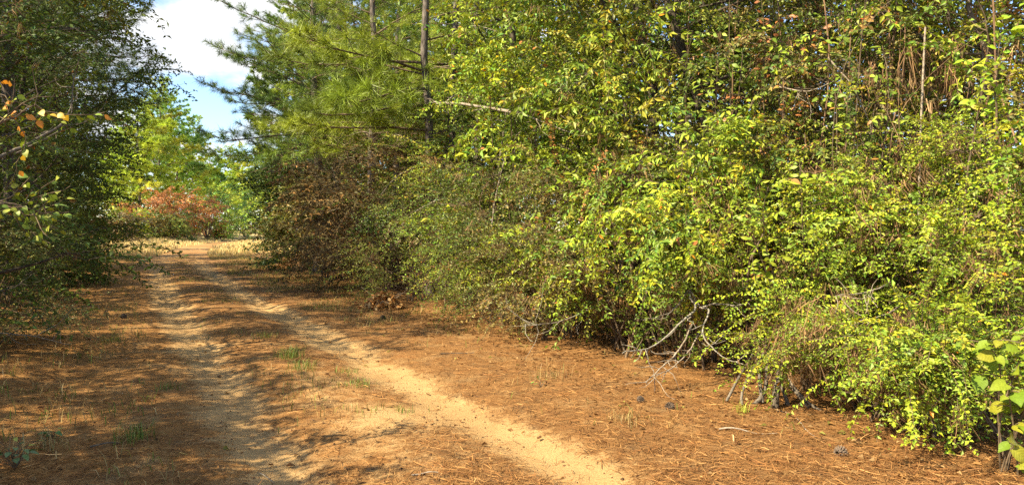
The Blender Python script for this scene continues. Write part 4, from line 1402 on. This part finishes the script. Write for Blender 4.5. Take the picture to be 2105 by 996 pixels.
# ================================================================== LEFT SIDE OF THE TRACK
LEFT = "small-leaved trees and shrubs along the left of the track"
left = [
    # px, d, H, z0, R, lobes, spl, sscale, trunk r, protos, label
    (-170, 8.6, 6.5, .5, 1.9, 28, 9, 1.05, .08, FINE, "dark small-leaved tree at the left edge nearest the camera"),
    (-60, 12.6, 8.0, .4, 2.0, 34, 10, 1.1, .10, FINE, "dark small-leaved tree behind the long pale limb"),
    (20, 17.5, 8.5, .4, 2.1, 36, 10, 1.25, .10, FINE, "small-leaved tree with a fringed outline reaching over the sky gap"),
    (45, 24.0, 8.5, .3, 2.1, 32, 12, 1.25, .12, FINE_FAR, "dark rounded tree further along the left edge"),
    (66, 31.0, 9.0, .3, 2.2, 32, 12, 1.4, .12, FINE_FAR, "fourth dark tree along the left edge, beneath the dark pine"),
    (88, 41.0, 9.0, .2, 2.5, 32, 12, 1.6, .12, FINE_FAR, "dark tree before the far left opening"),
    (100, 53.0, 10.0, .2, 2.9, 34, 12, 1.8, .12, FINE_FAR, "furthest dark tree of the left edge beside the sunlit pines"),
]
_rt = {}
for i, (px, d, H, z0, Rr, nlb, spl, ss, tr, pro, lab) in enumerate(left):
    lb = crown_lobes(R_(820 + i), z0, H, Rr, nlb, .42)
    if i == 2:        # long boughs that arch out over the track
        lb = np.concatenate([lb, [(2.0, -.3, 4.4, .6), (2.5, .0, 5.0, .5), (3.0, .1, 5.2, .3), (2.0, .3, 6.2, .6), (2.5, .4, 7.0, .5), (1.8, 0, 3.7, .5)]])
    if i >= 5:
        copy_thing(_rt[i - 2], lab, at_px(px, d), i * 2.3, 1.12)
        continue
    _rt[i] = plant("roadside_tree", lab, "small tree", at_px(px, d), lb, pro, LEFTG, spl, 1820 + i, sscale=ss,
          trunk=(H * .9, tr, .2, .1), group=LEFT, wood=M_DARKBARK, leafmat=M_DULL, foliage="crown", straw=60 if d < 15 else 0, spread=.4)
for i, (s_, n_, k_, lab) in enumerate([
    (8.5, -7.2, 0, "second-row tree behind the dark small-leaved tree nearest the camera"),
    (13.5, -7.0, 1, "second-row tree behind the long pale limb's tree"),
    (19.0, -7.0, 3, "second-row tree behind the fringed small-leaved tree"),
    (25.5, -7.2, 4, "second-row tree behind the dark rounded tree"),
    (33.0, -7.4, 3, "second-row tree behind the fourth dark tree of the left edge"),
    (42.0, -8.2, 4, "second-row tree behind the tree before the far left opening"),
]):
    copy_thing(_rt[k_], lab, [float(q) for q in road_pt(s_, n_)], 1.0 + i * 1.3, 1.05)
low_left = [
    (-55, 9.4, 1.7, .9, 14, 12, .95, "pale-leaved shrub with bare twig ends at the lower left edge"),
    (-5, 14.5, 1.9, 1.2, 14, 11, 1.1, "low shrub at the foot of the left trees behind the pale-leaved one"),
    (50, 20.5, 2.0, 1.4, 14, 11, 1.3, "low dark shrub further along the foot of the left trees"),
    (75, 28.0, 2.2, 1.6, 14, 11, 1.6, "dark shrub at the left verge where the track starts to bend"),
    (105, 38.0, 2.4, 1.9, 14, 11, 2.0, "furthest low shrub on the shaded left verge"),
]
_vs = {}
for i, (px, d, H, Rr, nlb, spl, ss, lab) in enumerate(low_left):
    if i >= 3:
        copy_thing(_vs[2], lab, at_px(px, d), i * 2.0, 1.15 if i == 3 else 1.35)
        continue
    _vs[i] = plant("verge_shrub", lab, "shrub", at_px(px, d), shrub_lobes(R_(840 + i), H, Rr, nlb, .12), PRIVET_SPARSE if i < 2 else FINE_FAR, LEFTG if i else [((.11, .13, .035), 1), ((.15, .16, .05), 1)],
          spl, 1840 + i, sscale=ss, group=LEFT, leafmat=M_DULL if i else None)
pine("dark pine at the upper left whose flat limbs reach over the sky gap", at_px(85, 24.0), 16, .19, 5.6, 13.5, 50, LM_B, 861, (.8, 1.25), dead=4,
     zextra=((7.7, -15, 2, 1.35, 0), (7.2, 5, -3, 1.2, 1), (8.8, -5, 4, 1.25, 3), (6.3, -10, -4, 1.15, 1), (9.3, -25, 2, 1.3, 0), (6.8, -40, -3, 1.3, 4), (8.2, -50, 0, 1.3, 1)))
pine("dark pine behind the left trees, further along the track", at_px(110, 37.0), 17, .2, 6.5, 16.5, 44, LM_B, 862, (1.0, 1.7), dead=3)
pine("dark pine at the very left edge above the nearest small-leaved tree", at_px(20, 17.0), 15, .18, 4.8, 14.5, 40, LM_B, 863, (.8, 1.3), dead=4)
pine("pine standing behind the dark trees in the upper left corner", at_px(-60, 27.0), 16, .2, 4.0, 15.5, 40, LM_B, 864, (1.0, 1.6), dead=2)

branch("pale_limb", "long pale forked limb crossing the dark foliage at the left", [W(-70, 352, 8.2), W(30, 313, 8.6), W(90, 282, 8.8), W(135, 256, 9.0), W(155, 215, 9.2), W(160, 150, 9.3)], .024, .006, M_PALE, 870, 8, .5)
branch("pale_limb", "second pale limb running beside the long forked one", [W(30, 318, 8.7), W(90, 290, 8.9), W(135, 262, 9.2), W(200, 240, 9.4)], .013, .004, M_PALE, 871, 6, .4)
branch("turning_bough", "bough with orange and yellow turning leaves at the left edge", [W(-120, 290, 4.3), W(-20, 262, 4.4), W(40, 235, 4.5), W(75, 215, 4.6)], .010, .003, M_TWIG, 872, 16, .34, LS_MAPLE, 60)
branch("leafy_bough", "bough of broad green leaves low at the left edge", [W(-140, 395, 4.4), W(-40, 405, 4.5), W(30, 410, 4.6), W(95, 435, 4.7)], .010, .003, M_TWIG, 873, 22, .30, LS_MAPLE[:2] + LS_MAPLE[4:], 95)
branch("bare_branch", "forked grey bare branch lying out from the lower left edge", [W(-60, 680, 7.6), W(20, 683, 7.6), W(75, 688, 7.7), W(125, 705, 7.7)], .007, .003, M_PALE, 874, 6, .35)
branch("bare_branch", "thin bare switch rising from the forked grey branch over the ground", [W(75, 690, 7.9), W(120, 665, 8.4), W(150, 625, 9.6), W(175, 598, 10.5)], .005, .002, M_PALE, 875, 2, .3)
branch("bare_branch", "twiggy pale branch with small leaves out over the left verge", [W(-30, 600, 8.6), W(30, 595, 8.8), W(70, 560, 9.0), W(140, 545, 9.2)], .007, .003, M_PALE, 876, 10, .4, LS_BRIGHT[:1], 18)

_st = {}
# trees left of and behind the photographer: the same tree line, which shades the foreground
for i, (x_, y_, H, z0, Rr, lab) in enumerate([
    (-6.9, .8, 4.8, .5, 1.6, "dense small-leaved tree of the left edge just beside the photographer"),
    (-6.1, 2.5, 4.4, .4, 2.0, "small-leaved tree of the left edge level with the photographer"),
    (-6.8, -2.2, 4.2, 1.0, 1.9, "small-leaved tree left behind the photographer"),
    (-7.7, 4.2, 4.6, .4, 1.9, "small-leaved tree of the left edge just outside the picture"),
    (-5.6, .9, 4.4, .4, 1.2, "low dense tree of the left edge beside the photographer"),
    (-4.6, -6.5, 8.0, 3.2, 2.2, "airy tree behind the photographer, the nearer one"),
    (-2.6, -10.5, 9.0, 4.0, 2.3, "airy tree behind the photographer, the further one"),
]):
    if i in (1, 2, 3, 4):
        copy_thing(_st[0], lab, (x_, y_), i * 2.2, H / 4.8)
        continue
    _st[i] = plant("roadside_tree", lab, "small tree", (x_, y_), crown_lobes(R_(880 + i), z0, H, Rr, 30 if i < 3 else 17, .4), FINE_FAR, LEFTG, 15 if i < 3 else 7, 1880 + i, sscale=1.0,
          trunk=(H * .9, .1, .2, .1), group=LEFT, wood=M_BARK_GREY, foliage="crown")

# ================================================================== FAR END OF THE TRACK
SUNLIT = "sunlit pines beyond the bend"
for i, (px, d, H, z0, n, lab, pal) in enumerate([
    (288, 92, 16.5, 4.5, 60, "bright yellow-green pine with a straight dark trunk, left of the sunlit group", FAR_YG),
    (325, 104, 21.5, 6.5, 60, "tallest sunlit pine with a pale crooked trunk beyond the bend", FAR_YG),
    (362, 112, 21.5, 7.0, 60, "blue-green pine right of the tallest sunlit one", FAR_G),
    (395, 118, 18.0, 5.0, 54, "lower pine at the right end of the sunlit group", FAR_YG),
    (250, 100, 13.5, 3.0, 54, "small bright pine half hidden by the left tree edge", FAR_YG),
    (430, 160, 17.0, 4.0, 60, "distant pine just right of the sunlit group", FAR_G),
    (462, 165, 18.5, 4.0, 60, "distant yellow-green pine in the middle of the gap", FAR_YG),
    (498, 158, 18.5, 4.0, 60, "distant yellow-green pine left of the bend's evergreen", FAR_YG),
    (535, 150, 17.0, 3.0, 60, "distant pine just left of the bushy pine at the bend", FAR_YG),
    (572, 150, 16.0, 3.0, 60, "distant pine seen through the limbs of the bushy pine", FAR_G),
    (215, 130, 15.0, 3.0, 50, "distant pine behind the left tree edge", FAR_YG),
]):
    far_pine(lab, at_px(px, d), H, .2, z0, n + 8, pal, 900 + i, (1.1, 1.7), SUNLIT)
far_shrubs = [
    (470, 108, 8.2, 3.4, FAR_G, "round dark green tree right of the rust-red bushes", 20, "tree"),
    (505, 118, 8.0, 3.6, FAR_G, "green tree behind the bend's evergreen shrub", 18, "tree"),
    (560, 104, 7.0, 3.6, FAR_YG, "yellowish tree just left of the bend's evergreen", 18, "tree"),
    (300, 84, 4.2, 2.2, RUST, "rust-red bush under the straight-trunked sunlit pine", 16, "shrub"),
    (338, 88, 5.6, 2.2, RUST, "tall rust-orange bush in the middle of the far bushes", 18, "shrub"),
    (375, 90, 5.4, 2.3, RUST, "rust-red bush left of the rightmost one", 18, "shrub"),
    (425, 94, 5.2, 2.5, RUST, "rightmost rust-red bush beside the round green tree", 18, "shrub"),
    (355, 82, 3.0, 1.8, OLIVE, "low olive bush in front of the rust-red bushes", 14, "shrub"),
    (318, 80, 2.8, 1.8, OLIVE_BROWN, "low brownish bush in front of the rust-red bushes", 14, "shrub"),
    (262, 74, 2.8, 1.6, YG, "small yellow bush at the foot of the left trees before the bend", 12, "shrub"),
    (240, 66, 2.6, 1.8, BROWN, "low brown bush at the shaded left edge before the bend", 12, "shrub"),
    (310, 122, 9.5, 4.0, FAR_YG, "tall yellow-green tree under the tallest sunlit pine", 22, "tree"),
    (360, 126, 9.0, 4.0, FAR_G, "green tree under the blue-green pine", 22, "tree"),
    (412, 132, 9.0, 4.2, FAR_YG, "yellow-green tree right of the sunlit pines", 22, "tree"),
    (455, 140, 9.5, 4.4, FAR_YG, "pale tree far behind the round dark green one", 20, "tree"),
    (520, 138, 9.5, 4.4, FAR_YG, "pale tree far behind the bend's evergreen", 20, "tree"),
    (260, 118, 8.5, 3.8, FAR_YG, "yellow-green tree beside the dark left tree edge", 22, "tree"),
    (280, 96, 6.0, 3.0, FAR_YG, "yellow-green bush behind the rust-red bushes", 16, "shrub"),
    (395, 108, 7.0, 3.0, FAR_YG, "yellow-green tree behind the rightmost rust-red bush", 16, "shrub"),
    (448, 96, 3.4, 1.6, FAR_YG, "bright green bush between the rust-red bush and the round green tree", 12, "shrub"),
]
_fb, _fbo = {6: 4, 13: 11, 14: 11, 15: 11, 16: 11, 12: 0}, {}
for i, (px, d, H, Rr, pal, lab, nlb, cat) in enumerate(far_shrubs):
    _fbo[i] = plant("far_bush" if cat == "shrub" else "far_tree", lab, cat, at_px(px, d), shrub_lobes(R_(940 + i), H, Rr, nlb, .08), FARLEAF, pal, 7, 1940 + i,
          sscale=.98, group="bushes and trees beyond the bend", stem_r=.05) if i not in _fb else copy_thing(_fbo[_fb[i]], lab, at_px(px, d), i * 1.7, H / far_shrubs[_fb[i]][2])


def distant_wood():
    r = R_(990)
    bw, bl = Buf(), Buf()
    n = 32
    for i in range(n):
        a = math.radians(r.uniform(-46, -6)); d = r.uniform(170, 260)
        x_, y_ = math.sin(a) * d, math.cos(a) * d
        H = r.uniform(17, 23)
        m = 22
        u = np.linspace(.1, .98, m)
        P = np.stack([np.full(m, x_), np.full(m, y_), H * u], 1)
        az = np.arange(m) * 2.4 + r.random()
        D = np.stack([np.cos(az), np.sin(az), .3 * u], 1)
        scatter(None, bl, LIMB_VFAR, P, frames(D, .2, r), r.uniform(1.1, 2.0, m) * np.clip(1.3 - u, .35, 1), pick(FAR_YG if i % 2 else FAR_G, m, r), r)
        bw.add(*tubes(np.array([[[x_, y_, -.2], [x_, y_, H]]]), np.array([[.2, .05]]), 5))
    b = Buf()
    o = obj("distant_wood", bl.mesh("distant_wood", M_NEEDLE), kind="stuff")
    o["label"] = "distant pine wood closing the horizon"; o["category"] = "wood"
    obj("trunks", bw.mesh("trunks", M_BARK_PINE), o, kind="stuff")


distant_wood()


def inner_wood():
    """undergrowth deep inside the right-hand wood, one mass"""
    r = R_(995)
    bw, bl = Buf(), Buf()
    n = 900
    s_ = r.uniform(-4, 70, n); nn = r.uniform(11, 24, n)
    x_, y_ = road_pt(s_, nn)
    P = np.stack([x_, y_, r.uniform(.2, 9.5, n)], 1)
    D = r.normal(size=(n, 3)) * np.array([1, 1, .25])
    scatter(bw, bl, FARLEAF, P, frames(D, .3, r), r.uniform(1.0, 1.7, n), pick(OLIVE, n, r), r)
    o = obj("woodland_undergrowth", bl.mesh("woodland_undergrowth", M_LEAF), kind="stuff")
    o["label"] = "dim undergrowth deep inside the right-hand wood"; o["category"] = "undergrowth"
    obj("branches", bw.mesh("branches", M_TWIG), o, kind="stuff")
    bl, bw = Buf(), Buf()
    n = 450
    s_ = r.uniform(-2, 60, n); nn = -r.uniform(8, 16, n)
    x_, y_ = road_pt(s_, nn)
    P = np.stack([x_, y_, r.uniform(.2, 6.0, n)], 1)
    scatter(bw, bl, FARLEAF, P, frames(r.normal(size=(n, 3)) * np.array([1, 1, .25]), .3, r), r.uniform(1.0, 1.7, n), pick(LEFTG, n, r), r)
    o = obj("woodland_undergrowth", bl.mesh("woodland_undergrowth", M_LEAF), kind="stuff")
    o["label"] = "dim undergrowth behind the trees left of the track"; o["category"] = "undergrowth"
    obj("branches", bw.mesh("branches", M_TWIG), o, kind="stuff")


inner_wood()

# ================================================================== GROUND COVER
def strands(n, xr, yr, keep, ln, w, cols, seed, lift=.01, tilt=.12):
    """fallen needles lying on the ground"""
    r = R_(seed)
    # denser near the camera
    y_ = yr[0] + (yr[1] - yr[0]) * r.random(n) ** 1.7
    x_ = r.uniform(-.72, .72, n) * y_
    ok = (x_ > xr[0]) & (x_ < xr[1])
    x_, y_ = x_[ok], y_[ok]
    s, nn = road_coords(x_, y_)
    pk = keep(x_, y_, s, nn)
    ok = r.random(len(x_)) < pk
    x_, y_, nn = x_[ok], y_[ok], nn[ok]
    n = len(x_)
    z_ = ground_z(x_, y_) + lift * r.random(n) + .002
    a = r.random(n) * 2 * math.pi
    l = ln * r.uniform(.5, 1.25, n)
    d = np.stack([np.cos(a), np.sin(a), r.normal(size=n) * tilt], 1)
    P = np.stack([x_, y_, z_], 1)
    sd = np.stack([-np.sin(a), np.cos(a), r.normal(size=n) * .4], 1) * (w / 2) * r.uniform(.6, 1.4, (n, 1))
    bend = sd * r.normal(size=(n, 1)) * 4
    p1 = P + d * l[:, None] * .5 + bend; p2 = P + d * l[:, None]
    for q in (p1, p2):
        q[:, 2] = np.maximum(q[:, 2], z_ - .003)
    v = np.stack([P - sd, P + sd, p1 + sd, p1 - sd, p2], 1).reshape(-1, 3)
    t = np.array([[0, 1, 2], [0, 2, 3], [3, 2, 4]])
    f = (np.arange(n)[:, None, None] * 5 + t[None]).reshape(-1, 3)
    c = np.repeat(pick(cols, n, r) * np.exp(r.normal(size=(n, 1)) * .25), 5, 0)
    return v, f, c


def litter_keep(x, y, s, n):
    w = sand_mask(x, y, s, n)
    g = np.clip(1.0 - w * 1.15, .06, 1)
    return g * np.where(n > 0, 1.0, .55)


b = Buf()
b.add(*strands(112000, (-7, 5), (4.2, 18), litter_keep, .13, .0032, [((.20, .100, .034), 3), ((.15, .068, .024), 3), ((.27, .155, .060), 2.2), ((.09, .046, .02), 2)], 1201, .02))
o = obj("pine_straw", b.mesh("pine_straw", M_DRY), kind="stuff")
o["label"] = "fallen orange-brown pine needles strewn over the ground"; o["category"] = "pine straw"


def leaf_litter():
    """dead leaves dropped along the foot of the hedge and on the verges"""
    r = R_(1205)
    n = 5200
    s = r.uniform(1, 34, n) ** 1.0
    nn = np.where(r.random(n) < .72, 3.4 - np.abs(r.normal(size=n)) * .75, -2.2 - np.abs(r.normal(size=n)) * 1.0)
    k = r.random(n) < .25
    nn[k] = r.uniform(-3.5, 3.5, k.sum())
    x_, y_ = road_pt(s, nn)
    P = np.stack([x_, y_, ground_z(x_, y_) + .012], 1)
    a = r.random(n) * 6.28
    D = np.stack([np.cos(a), np.sin(a), r.normal(size=n) * .25], 1)
    ll = r.uniform(.03, .075, n)
    v, f, c = leaf_geo(P, D, np.array([[0, 0, 1.0]]) + r.normal(size=(n, 3)) * .35, ll, ll * r.uniform(.4, .65, n),
                       pick([((.26, .14, .05), 3), ((.17, .085, .035), 3), ((.34, .22, .10), 1.5), ((.22, .21, .05), .5)], n, r, gain=1.1), False, .3, .2)
    b = Buf(); b.add(v, f, c)
    o = obj("leaf_litter", b.mesh("leaf_litter", M_DRY), kind="stuff")
    o["label"] = "fallen brown leaves along the foot of the hedge and the verges"; o["category"] = "leaf litter"


leaf_litter()


def crumbs():
    """bits of bark and clods on the sandy track"""
    r = R_(1210)
    n = 34000
    y_ = 4.3 + 14 * r.random(n) ** 1.8
    x_ = r.uniform(-.72, .72, n) * y_
    s, nn = road_coords(x_, y_)
    pk = np.exp(-(nn / 1.6) ** 2) * np.clip(fbm(x_ * 1.7, y_ * 1.7, 61, 3) * 2.6 - .85, .03, 1)
    ok = r.random(n) < pk
    x_, y_ = x_[ok], y_[ok]
    n = len(x_)
    z_ = ground_z(x_, y_)
    R0 = .004 + .011 * r.random(n) ** 3
    base = np.array([[1, 0, 0], [-.5, .87, 0], [-.5, -.87, 0], [0, 0, .8]])
    v = base[None] * R0[:, None, None] * r.uniform(.6, 1.5, (n, 1, 3))
    a = r.random(n) * 6.28
    ca, sa = np.cos(a)[:, None], np.sin(a)[:, None]
    v = np.stack([v[..., 0] * ca - v[..., 1] * sa, v[..., 0] * sa + v[..., 1] * ca, v[..., 2]], -1) + np.stack([x_, y_, z_ + .001], 1)[:, None]
    f = (np.arange(n)[:, None, None] * 4 + np.array([[0, 1, 3], [1, 2, 3], [2, 0, 3]])[None]).reshape(-1, 3)
    c = np.repeat(pick([((.10, .055, .028), 3), ((.18, .10, .05), 2), ((.06, .035, .02), 2)], n, r), 4, 0)
    b = Buf(); b.add(v.reshape(-1, 3), f, c)
    o = obj("bark_crumbs", b.mesh("bark_crumbs", M_DRY), kind="stuff")
    o["label"] = "dark bark crumbs and clods scattered on the sandy track"; o["category"] = "debris"


crumbs()


def blades(n, P, h, w, spread, cols, r, droop=.35):
    """grass blades rooted at P (n,3)"""
    a = r.random(n) * 2 * math.pi
    l = h * r.uniform(.45, 1.2, n)
    out = np.stack([np.cos(a), np.sin(a), 0 * a], 1) * (spread * l * r.uniform(.2, 1.2, n))[:, None]
    up = np.array([0, 0, 1.0]) * l[:, None]
    m = P + out * .35 + up * .6
    tip = P + out * 1.2 + up * (1 - droop * r.random((n, 1)))
    sd = np.stack([-np.sin(a), np.cos(a), 0 * a], 1) * w / 2
    v = np.stack([P - sd, P + sd, m + sd * .8, m - sd * .8, tip], 1).reshape(-1, 3)
    f = (np.arange(n)[:, None, None] * 5 + np.array([[0, 1, 2], [0, 2, 3], [3, 2, 4]])[None]).reshape(-1, 3)
    c = np.repeat(pick(cols, n, r) * np.exp(r.normal(size=(n, 1)) * .2), 5, 0)
    return v, f, c


GRASS_G = [((.075, .115, .020), 3), ((.110, .140, .026), 2), ((.16, .14, .05), 1)]
GRASS_DRY = [((.26, .185, .075), 3), ((.18, .125, .05), 3), ((.13, .13, .04), 2), ((.36, .27, .13), 1)]


def verge_grass():
    r = R_(1220)
    n = 60000
    # along both verges, thin; denser on the right verge between 14 and 45 m and in the far meadow
    s = r.uniform(3, 60, n); side = r.random(n) < .55
    nn = np.where(side, r.uniform(1.4, 3.9, n), -r.uniform(1.5, 3.6, n))
    x_, y_ = road_pt(s, nn)
    dens = np.where(side, np.clip((s - 9) / 6, 0.05, 1), .5) * np.clip(fbm(x_ * 1.3, y_ * 1.3, 71, 3) * 6 - 2.7, 0, 1)
    ok = r.random(n) < dens
    x_, y_ = x_[ok], y_[ok]
    P = np.stack([x_, y_, ground_z(x_, y_)], 1)
    b = Buf(); b.add(*blades(len(P), P, .13, .007, 1.0, GRASS_DRY + GRASS_G, r, .6))
    # centre strip
    n = 7000
    s = r.uniform(6, 50, n); x_, y_ = road_pt(s, r.normal(size=n) * .3)
    ok = (fbm(x_ * .8, y_ * .8, 75, 3) > .545)
    x_, y_ = x_[ok], y_[ok]
    P = np.stack([x_, y_, ground_z(x_, y_)], 1)
    b.add(*blades(len(P), P, .09, .006, .6, GRASS_DRY + GRASS_G, r))
    o = obj("verge_grass", b.mesh("verge_grass", M_DRY), kind="stuff")
    o["label"] = "thin dry grass along the verges of the track"; o["category"] = "grass"
    b = Buf()
    n = 30000
    s = r.uniform(48, 105, n); nn = r.uniform(-12, 7, n)
    x_, y_ = road_pt(s, nn)
    ok = (np.abs(nn) > 1.3) & (r.random(n) < np.clip(fbm(x_ * .25, y_ * .25, 77, 2) * 3 - .7, .1, 1))
    x_, y_ = x_[ok], y_[ok]
    P = np.stack([x_, y_, ground_z(x_, y_)], 1)
    b.add(*blades(len(P), P, .38, .03, .4, [((.42, .32, .14), 3), ((.34, .25, .11), 2), ((.5, .4, .2), 2), ((.2, .2, .07), 1)], r))
    o = obj("meadow_grass", b.mesh("meadow_grass", M_DRY), kind="stuff")
    o["label"] = "pale golden grass in the sunlit opening at the far bend"; o["category"] = "grass"


verge_grass()


def tuft(label, px, py, h, n, cols, seed, rad=.08, w=.005, name="grass_tuft", group="grass tufts on the track and its verges"):
    r = R_(seed)
    d = F_PX * CAM_H / (py - HZ)
    x_, y_ = at_px(px, d)
    z_ = gz(x_, y_)
    P = r.normal(size=(n, 3)) * np.array([rad, rad * 1.3, 0])
    P[:, 2] = ground_z(P[:, 0] + x_, P[:, 1] + y_) - z_
    b = Buf(); b.add(*blades(n, P, h, w, .7, cols, r))
    o = obj(name, b.mesh(name, M_LEAF), loc=(x_, y_, z_))
    o["label"] = label; o["category"] = "grass"; o["group"] = group


tuft("largest green grass tuft in the middle of the track", 596, 738, .17, 170, GRASS_G, 1301, .085)
tuft("green grass tuft just right of the largest one on the track", 624, 762, .15, 90, GRASS_G, 1302, .08)
tuft("small green grass tuft furthest back on the centre strip", 547, 697, .13, 60, GRASS_G, 1303, .08)
tuft("low grass tuft right of the largest one, beside the right wheel track", 712, 768, .08, 70, GRASS_G, 1304, .07)
tuft("flat grass tuft below the one beside the right wheel track", 732, 797, .09, 80, GRASS_G, 1305, .09)
tuft("dark green grass tuft in the lower left foreground", 276, 905, .16, 110, GRASS_G, 1306, .07)
tuft("small grass tuft left of the left wheel track", 345, 800, .10, 50, GRASS_G, 1307, .05)
tuft("grass tuft on the shaded left verge", 222, 705, .14, 60, GRASS_G, 1308, .08)
tuft("pale straw tuft on the right verge near the root flare", 1290, 872, .13, 60, GRASS_DRY, 1309, .08)
tuft("straw-coloured tuft in front of the lichened branch", 1125, 775, .16, 60, GRASS_DRY, 1310, .1)
tuft("yellow-green sprig of grass in the straw before the root flare", 1528, 845, .10, 45, [((.2, .23, .03), 1)], 1311, .03)
tuft("thin green tuft in front of the bottom wheel track", 830, 850, .08, 25, GRASS_G, 1312, .05)
tuft("dry tuft at the lower left corner", 90, 930, .18, 70, GRASS_DRY, 1313, .1)
tuft("dry tuft on the left verge beside the bare branch", 150, 670, .16, 60, GRASS_DRY, 1314, .12)


def weed(label, px, py, seed, n, Ln, cols, h):
    r = R_(seed)
    d = F_PX * CAM_H / (py - HZ)
    x_, y_ = at_px(px, d)
    o = thing("weed", label, "weed", (x_, y_, gz(x_, y_)), "small broad-leaved weeds on the ground")
    ms = leaf_set("leaf_weed", Ln, Ln * .55, cols, seed)
    b = Buf()
    for i in range(n):
        a = r.random() * 6.28; q = r.uniform(.2, 1)
        p1 = np.array([math.cos(a) * q * h * .8, math.sin(a) * q * h * .8, h * r.uniform(.3, 1)])
        p = curve_path(np.zeros(3), p1, 5, .1, .03, r)
        b.add(*tubes(p, np.linspace(.003, .0015, 5)[None], 3))
        lo = obj("leaf", ms[r.integers(0, len(ms))], o)
        lo.matrix_basis = mat_from((math.cos(a), math.sin(a), -.1 + r.normal() * .2), p1, r.uniform(.7, 1.2), r.normal() * .3)
    obj("stem", b.mesh("stem", M_TWIG), o)


weed("leafy blue-green weed in the lower left corner", 25, 975, 1351, 16, .07, [(.06, .10, .035), (.08, .12, .04)], .16)
weed("yellow-leaved weed above the blue-green one in the lower left corner", 22, 950, 1352, 7, .05, [(.25, .25, .04)], .2)
weed("tiny green seedling standing in the orange straw", 1113, 795, 1353, 7, .05, [(.08, .17, .03)], .12)
weed("small dark green weed on the left foreground ground", 105, 905, 1354, 8, .06, [(.05, .11, .03)], .07)


def pine_cone(label, px, py, seed, s=1.0):
    r = R_(seed)
    d = F_PX * CAM_H / (py - HZ)
    x_, y_ = at_px(px, d)
    o = thing("pine_cone", label, "pine cone", (x_, y_, gz(x_, y_) + .025 * s), "fallen pine cones")
    n = 64
    b = Buf()
    Ln = .085 * s
    for i in range(n):
        u = i / n
        a = i * 2.399
        q = .032 * s * math.sin(math.pi * (u * .82 + .14)) ** .8
        c = np.array([Ln * (u - .5), q * math.cos(a) * .6, q * math.sin(a) * .6])
        d_ = norm(np.array([.35, math.cos(a), math.sin(a)]))
        tan = np.array([0, -math.sin(a), math.cos(a)])
        tip = c + d_ * q * .9
        w = .010 * s
        up = np.array([1, 0, 0]) * .004 * s
        v = np.array([c - tan * w * .4, c + tan * w * .4, tip + tan * w * .7, tip - tan * w * .7, tip + d_ * .006 * s, c + up * 2, tip + up * 1.5])
        b.add(v, [(0, 1, 2), (0, 2, 3), (3, 2, 4), (0, 5, 1), (2, 6, 4), (4, 6, 3), (5, 6, 2), (5, 2, 1), (5, 3, 6), (5, 0, 3)])
    cv, cf = tubes(np.array([[[-Ln * .5, 0, 0], [0, 0, 0], [Ln * .5, 0, 0]]]), np.array([[.012, .016, .004]]) * s, 8)
    b.add(cv, cf)
    p = obj("scales", b.mesh("scales", M_CONE), o)
    p.rotation_euler = (r.random() * 6, r.normal() * .25, r.random() * 6.28)


pine_cone("grey open pine cone on the straw in the right foreground", 1731, 938, 1371)
pine_cone("dark pine cone on the straw below the lichened branch", 1378, 840, 1372, .9)
pine_cone("dark pine cone further left on the straw", 1318, 822, 1373, .8)
pine_cone("lone dark pine cone on the shaded left verge", 252, 655, 1374, 1.2)
pine_cone("small cone on the straw beside the heap of dry leaves", 787, 655, 1375, 1.1)


def stick(label, px0, py0, px1, py1, rad, seed, mat=M_DEADWOOD):
    r = R_(seed)
    pts = []
    for px, py in ((px0, py0), (px1, py1)):
        d = F_PX * CAM_H / (py - HZ)
        x_, y_ = at_px(px, d)
        pts.append((x_, y_, gz(x_, y_) + rad + .004))
    p = curve_path(np.array(pts[0]), np.array(pts[1]), 9, .0, .03, r)
    p[0, :, 2] = np.maximum(p[0, :, 2], ground_z(p[0, :, 0], p[0, :, 1]) + rad * .6)
    base = p[0, 0].copy()
    b = Buf(); b.add(*tubes(p - base, np.linspace(rad, rad * .5, 9)[None], 6))
    o = obj("fallen_stick", b.mesh("fallen_stick", mat, True), loc=tuple(base))
    o["label"] = label; o["category"] = "stick"; o["group"] = "fallen sticks on the ground"


stick("dark fallen stick lying on the left foreground litter", 180, 926, 240, 914, .007, 1391, M_BARK_GREY)
stick("short fallen stick on the sand at the bottom middle", 845, 982, 900, 980, .006, 1392)
stick("curved grey stick on the straw right of the right wheel track", 905, 728, 975, 726, .008, 1393, M_BARK_GREY)
stick("pale sticks end on the straw at the right foreground", 1480, 885, 1600, 893, .007, 1394)
stick("thin stick lying across the left wheel track", 530, 962, 560, 978, .004, 1395)
stick("pale twig on the left verge", 70, 640, 130, 655, .005, 1396)
stick("thin pale stick on the straw left of the grey cone", 1600, 842, 1680, 900, .006, 1397)
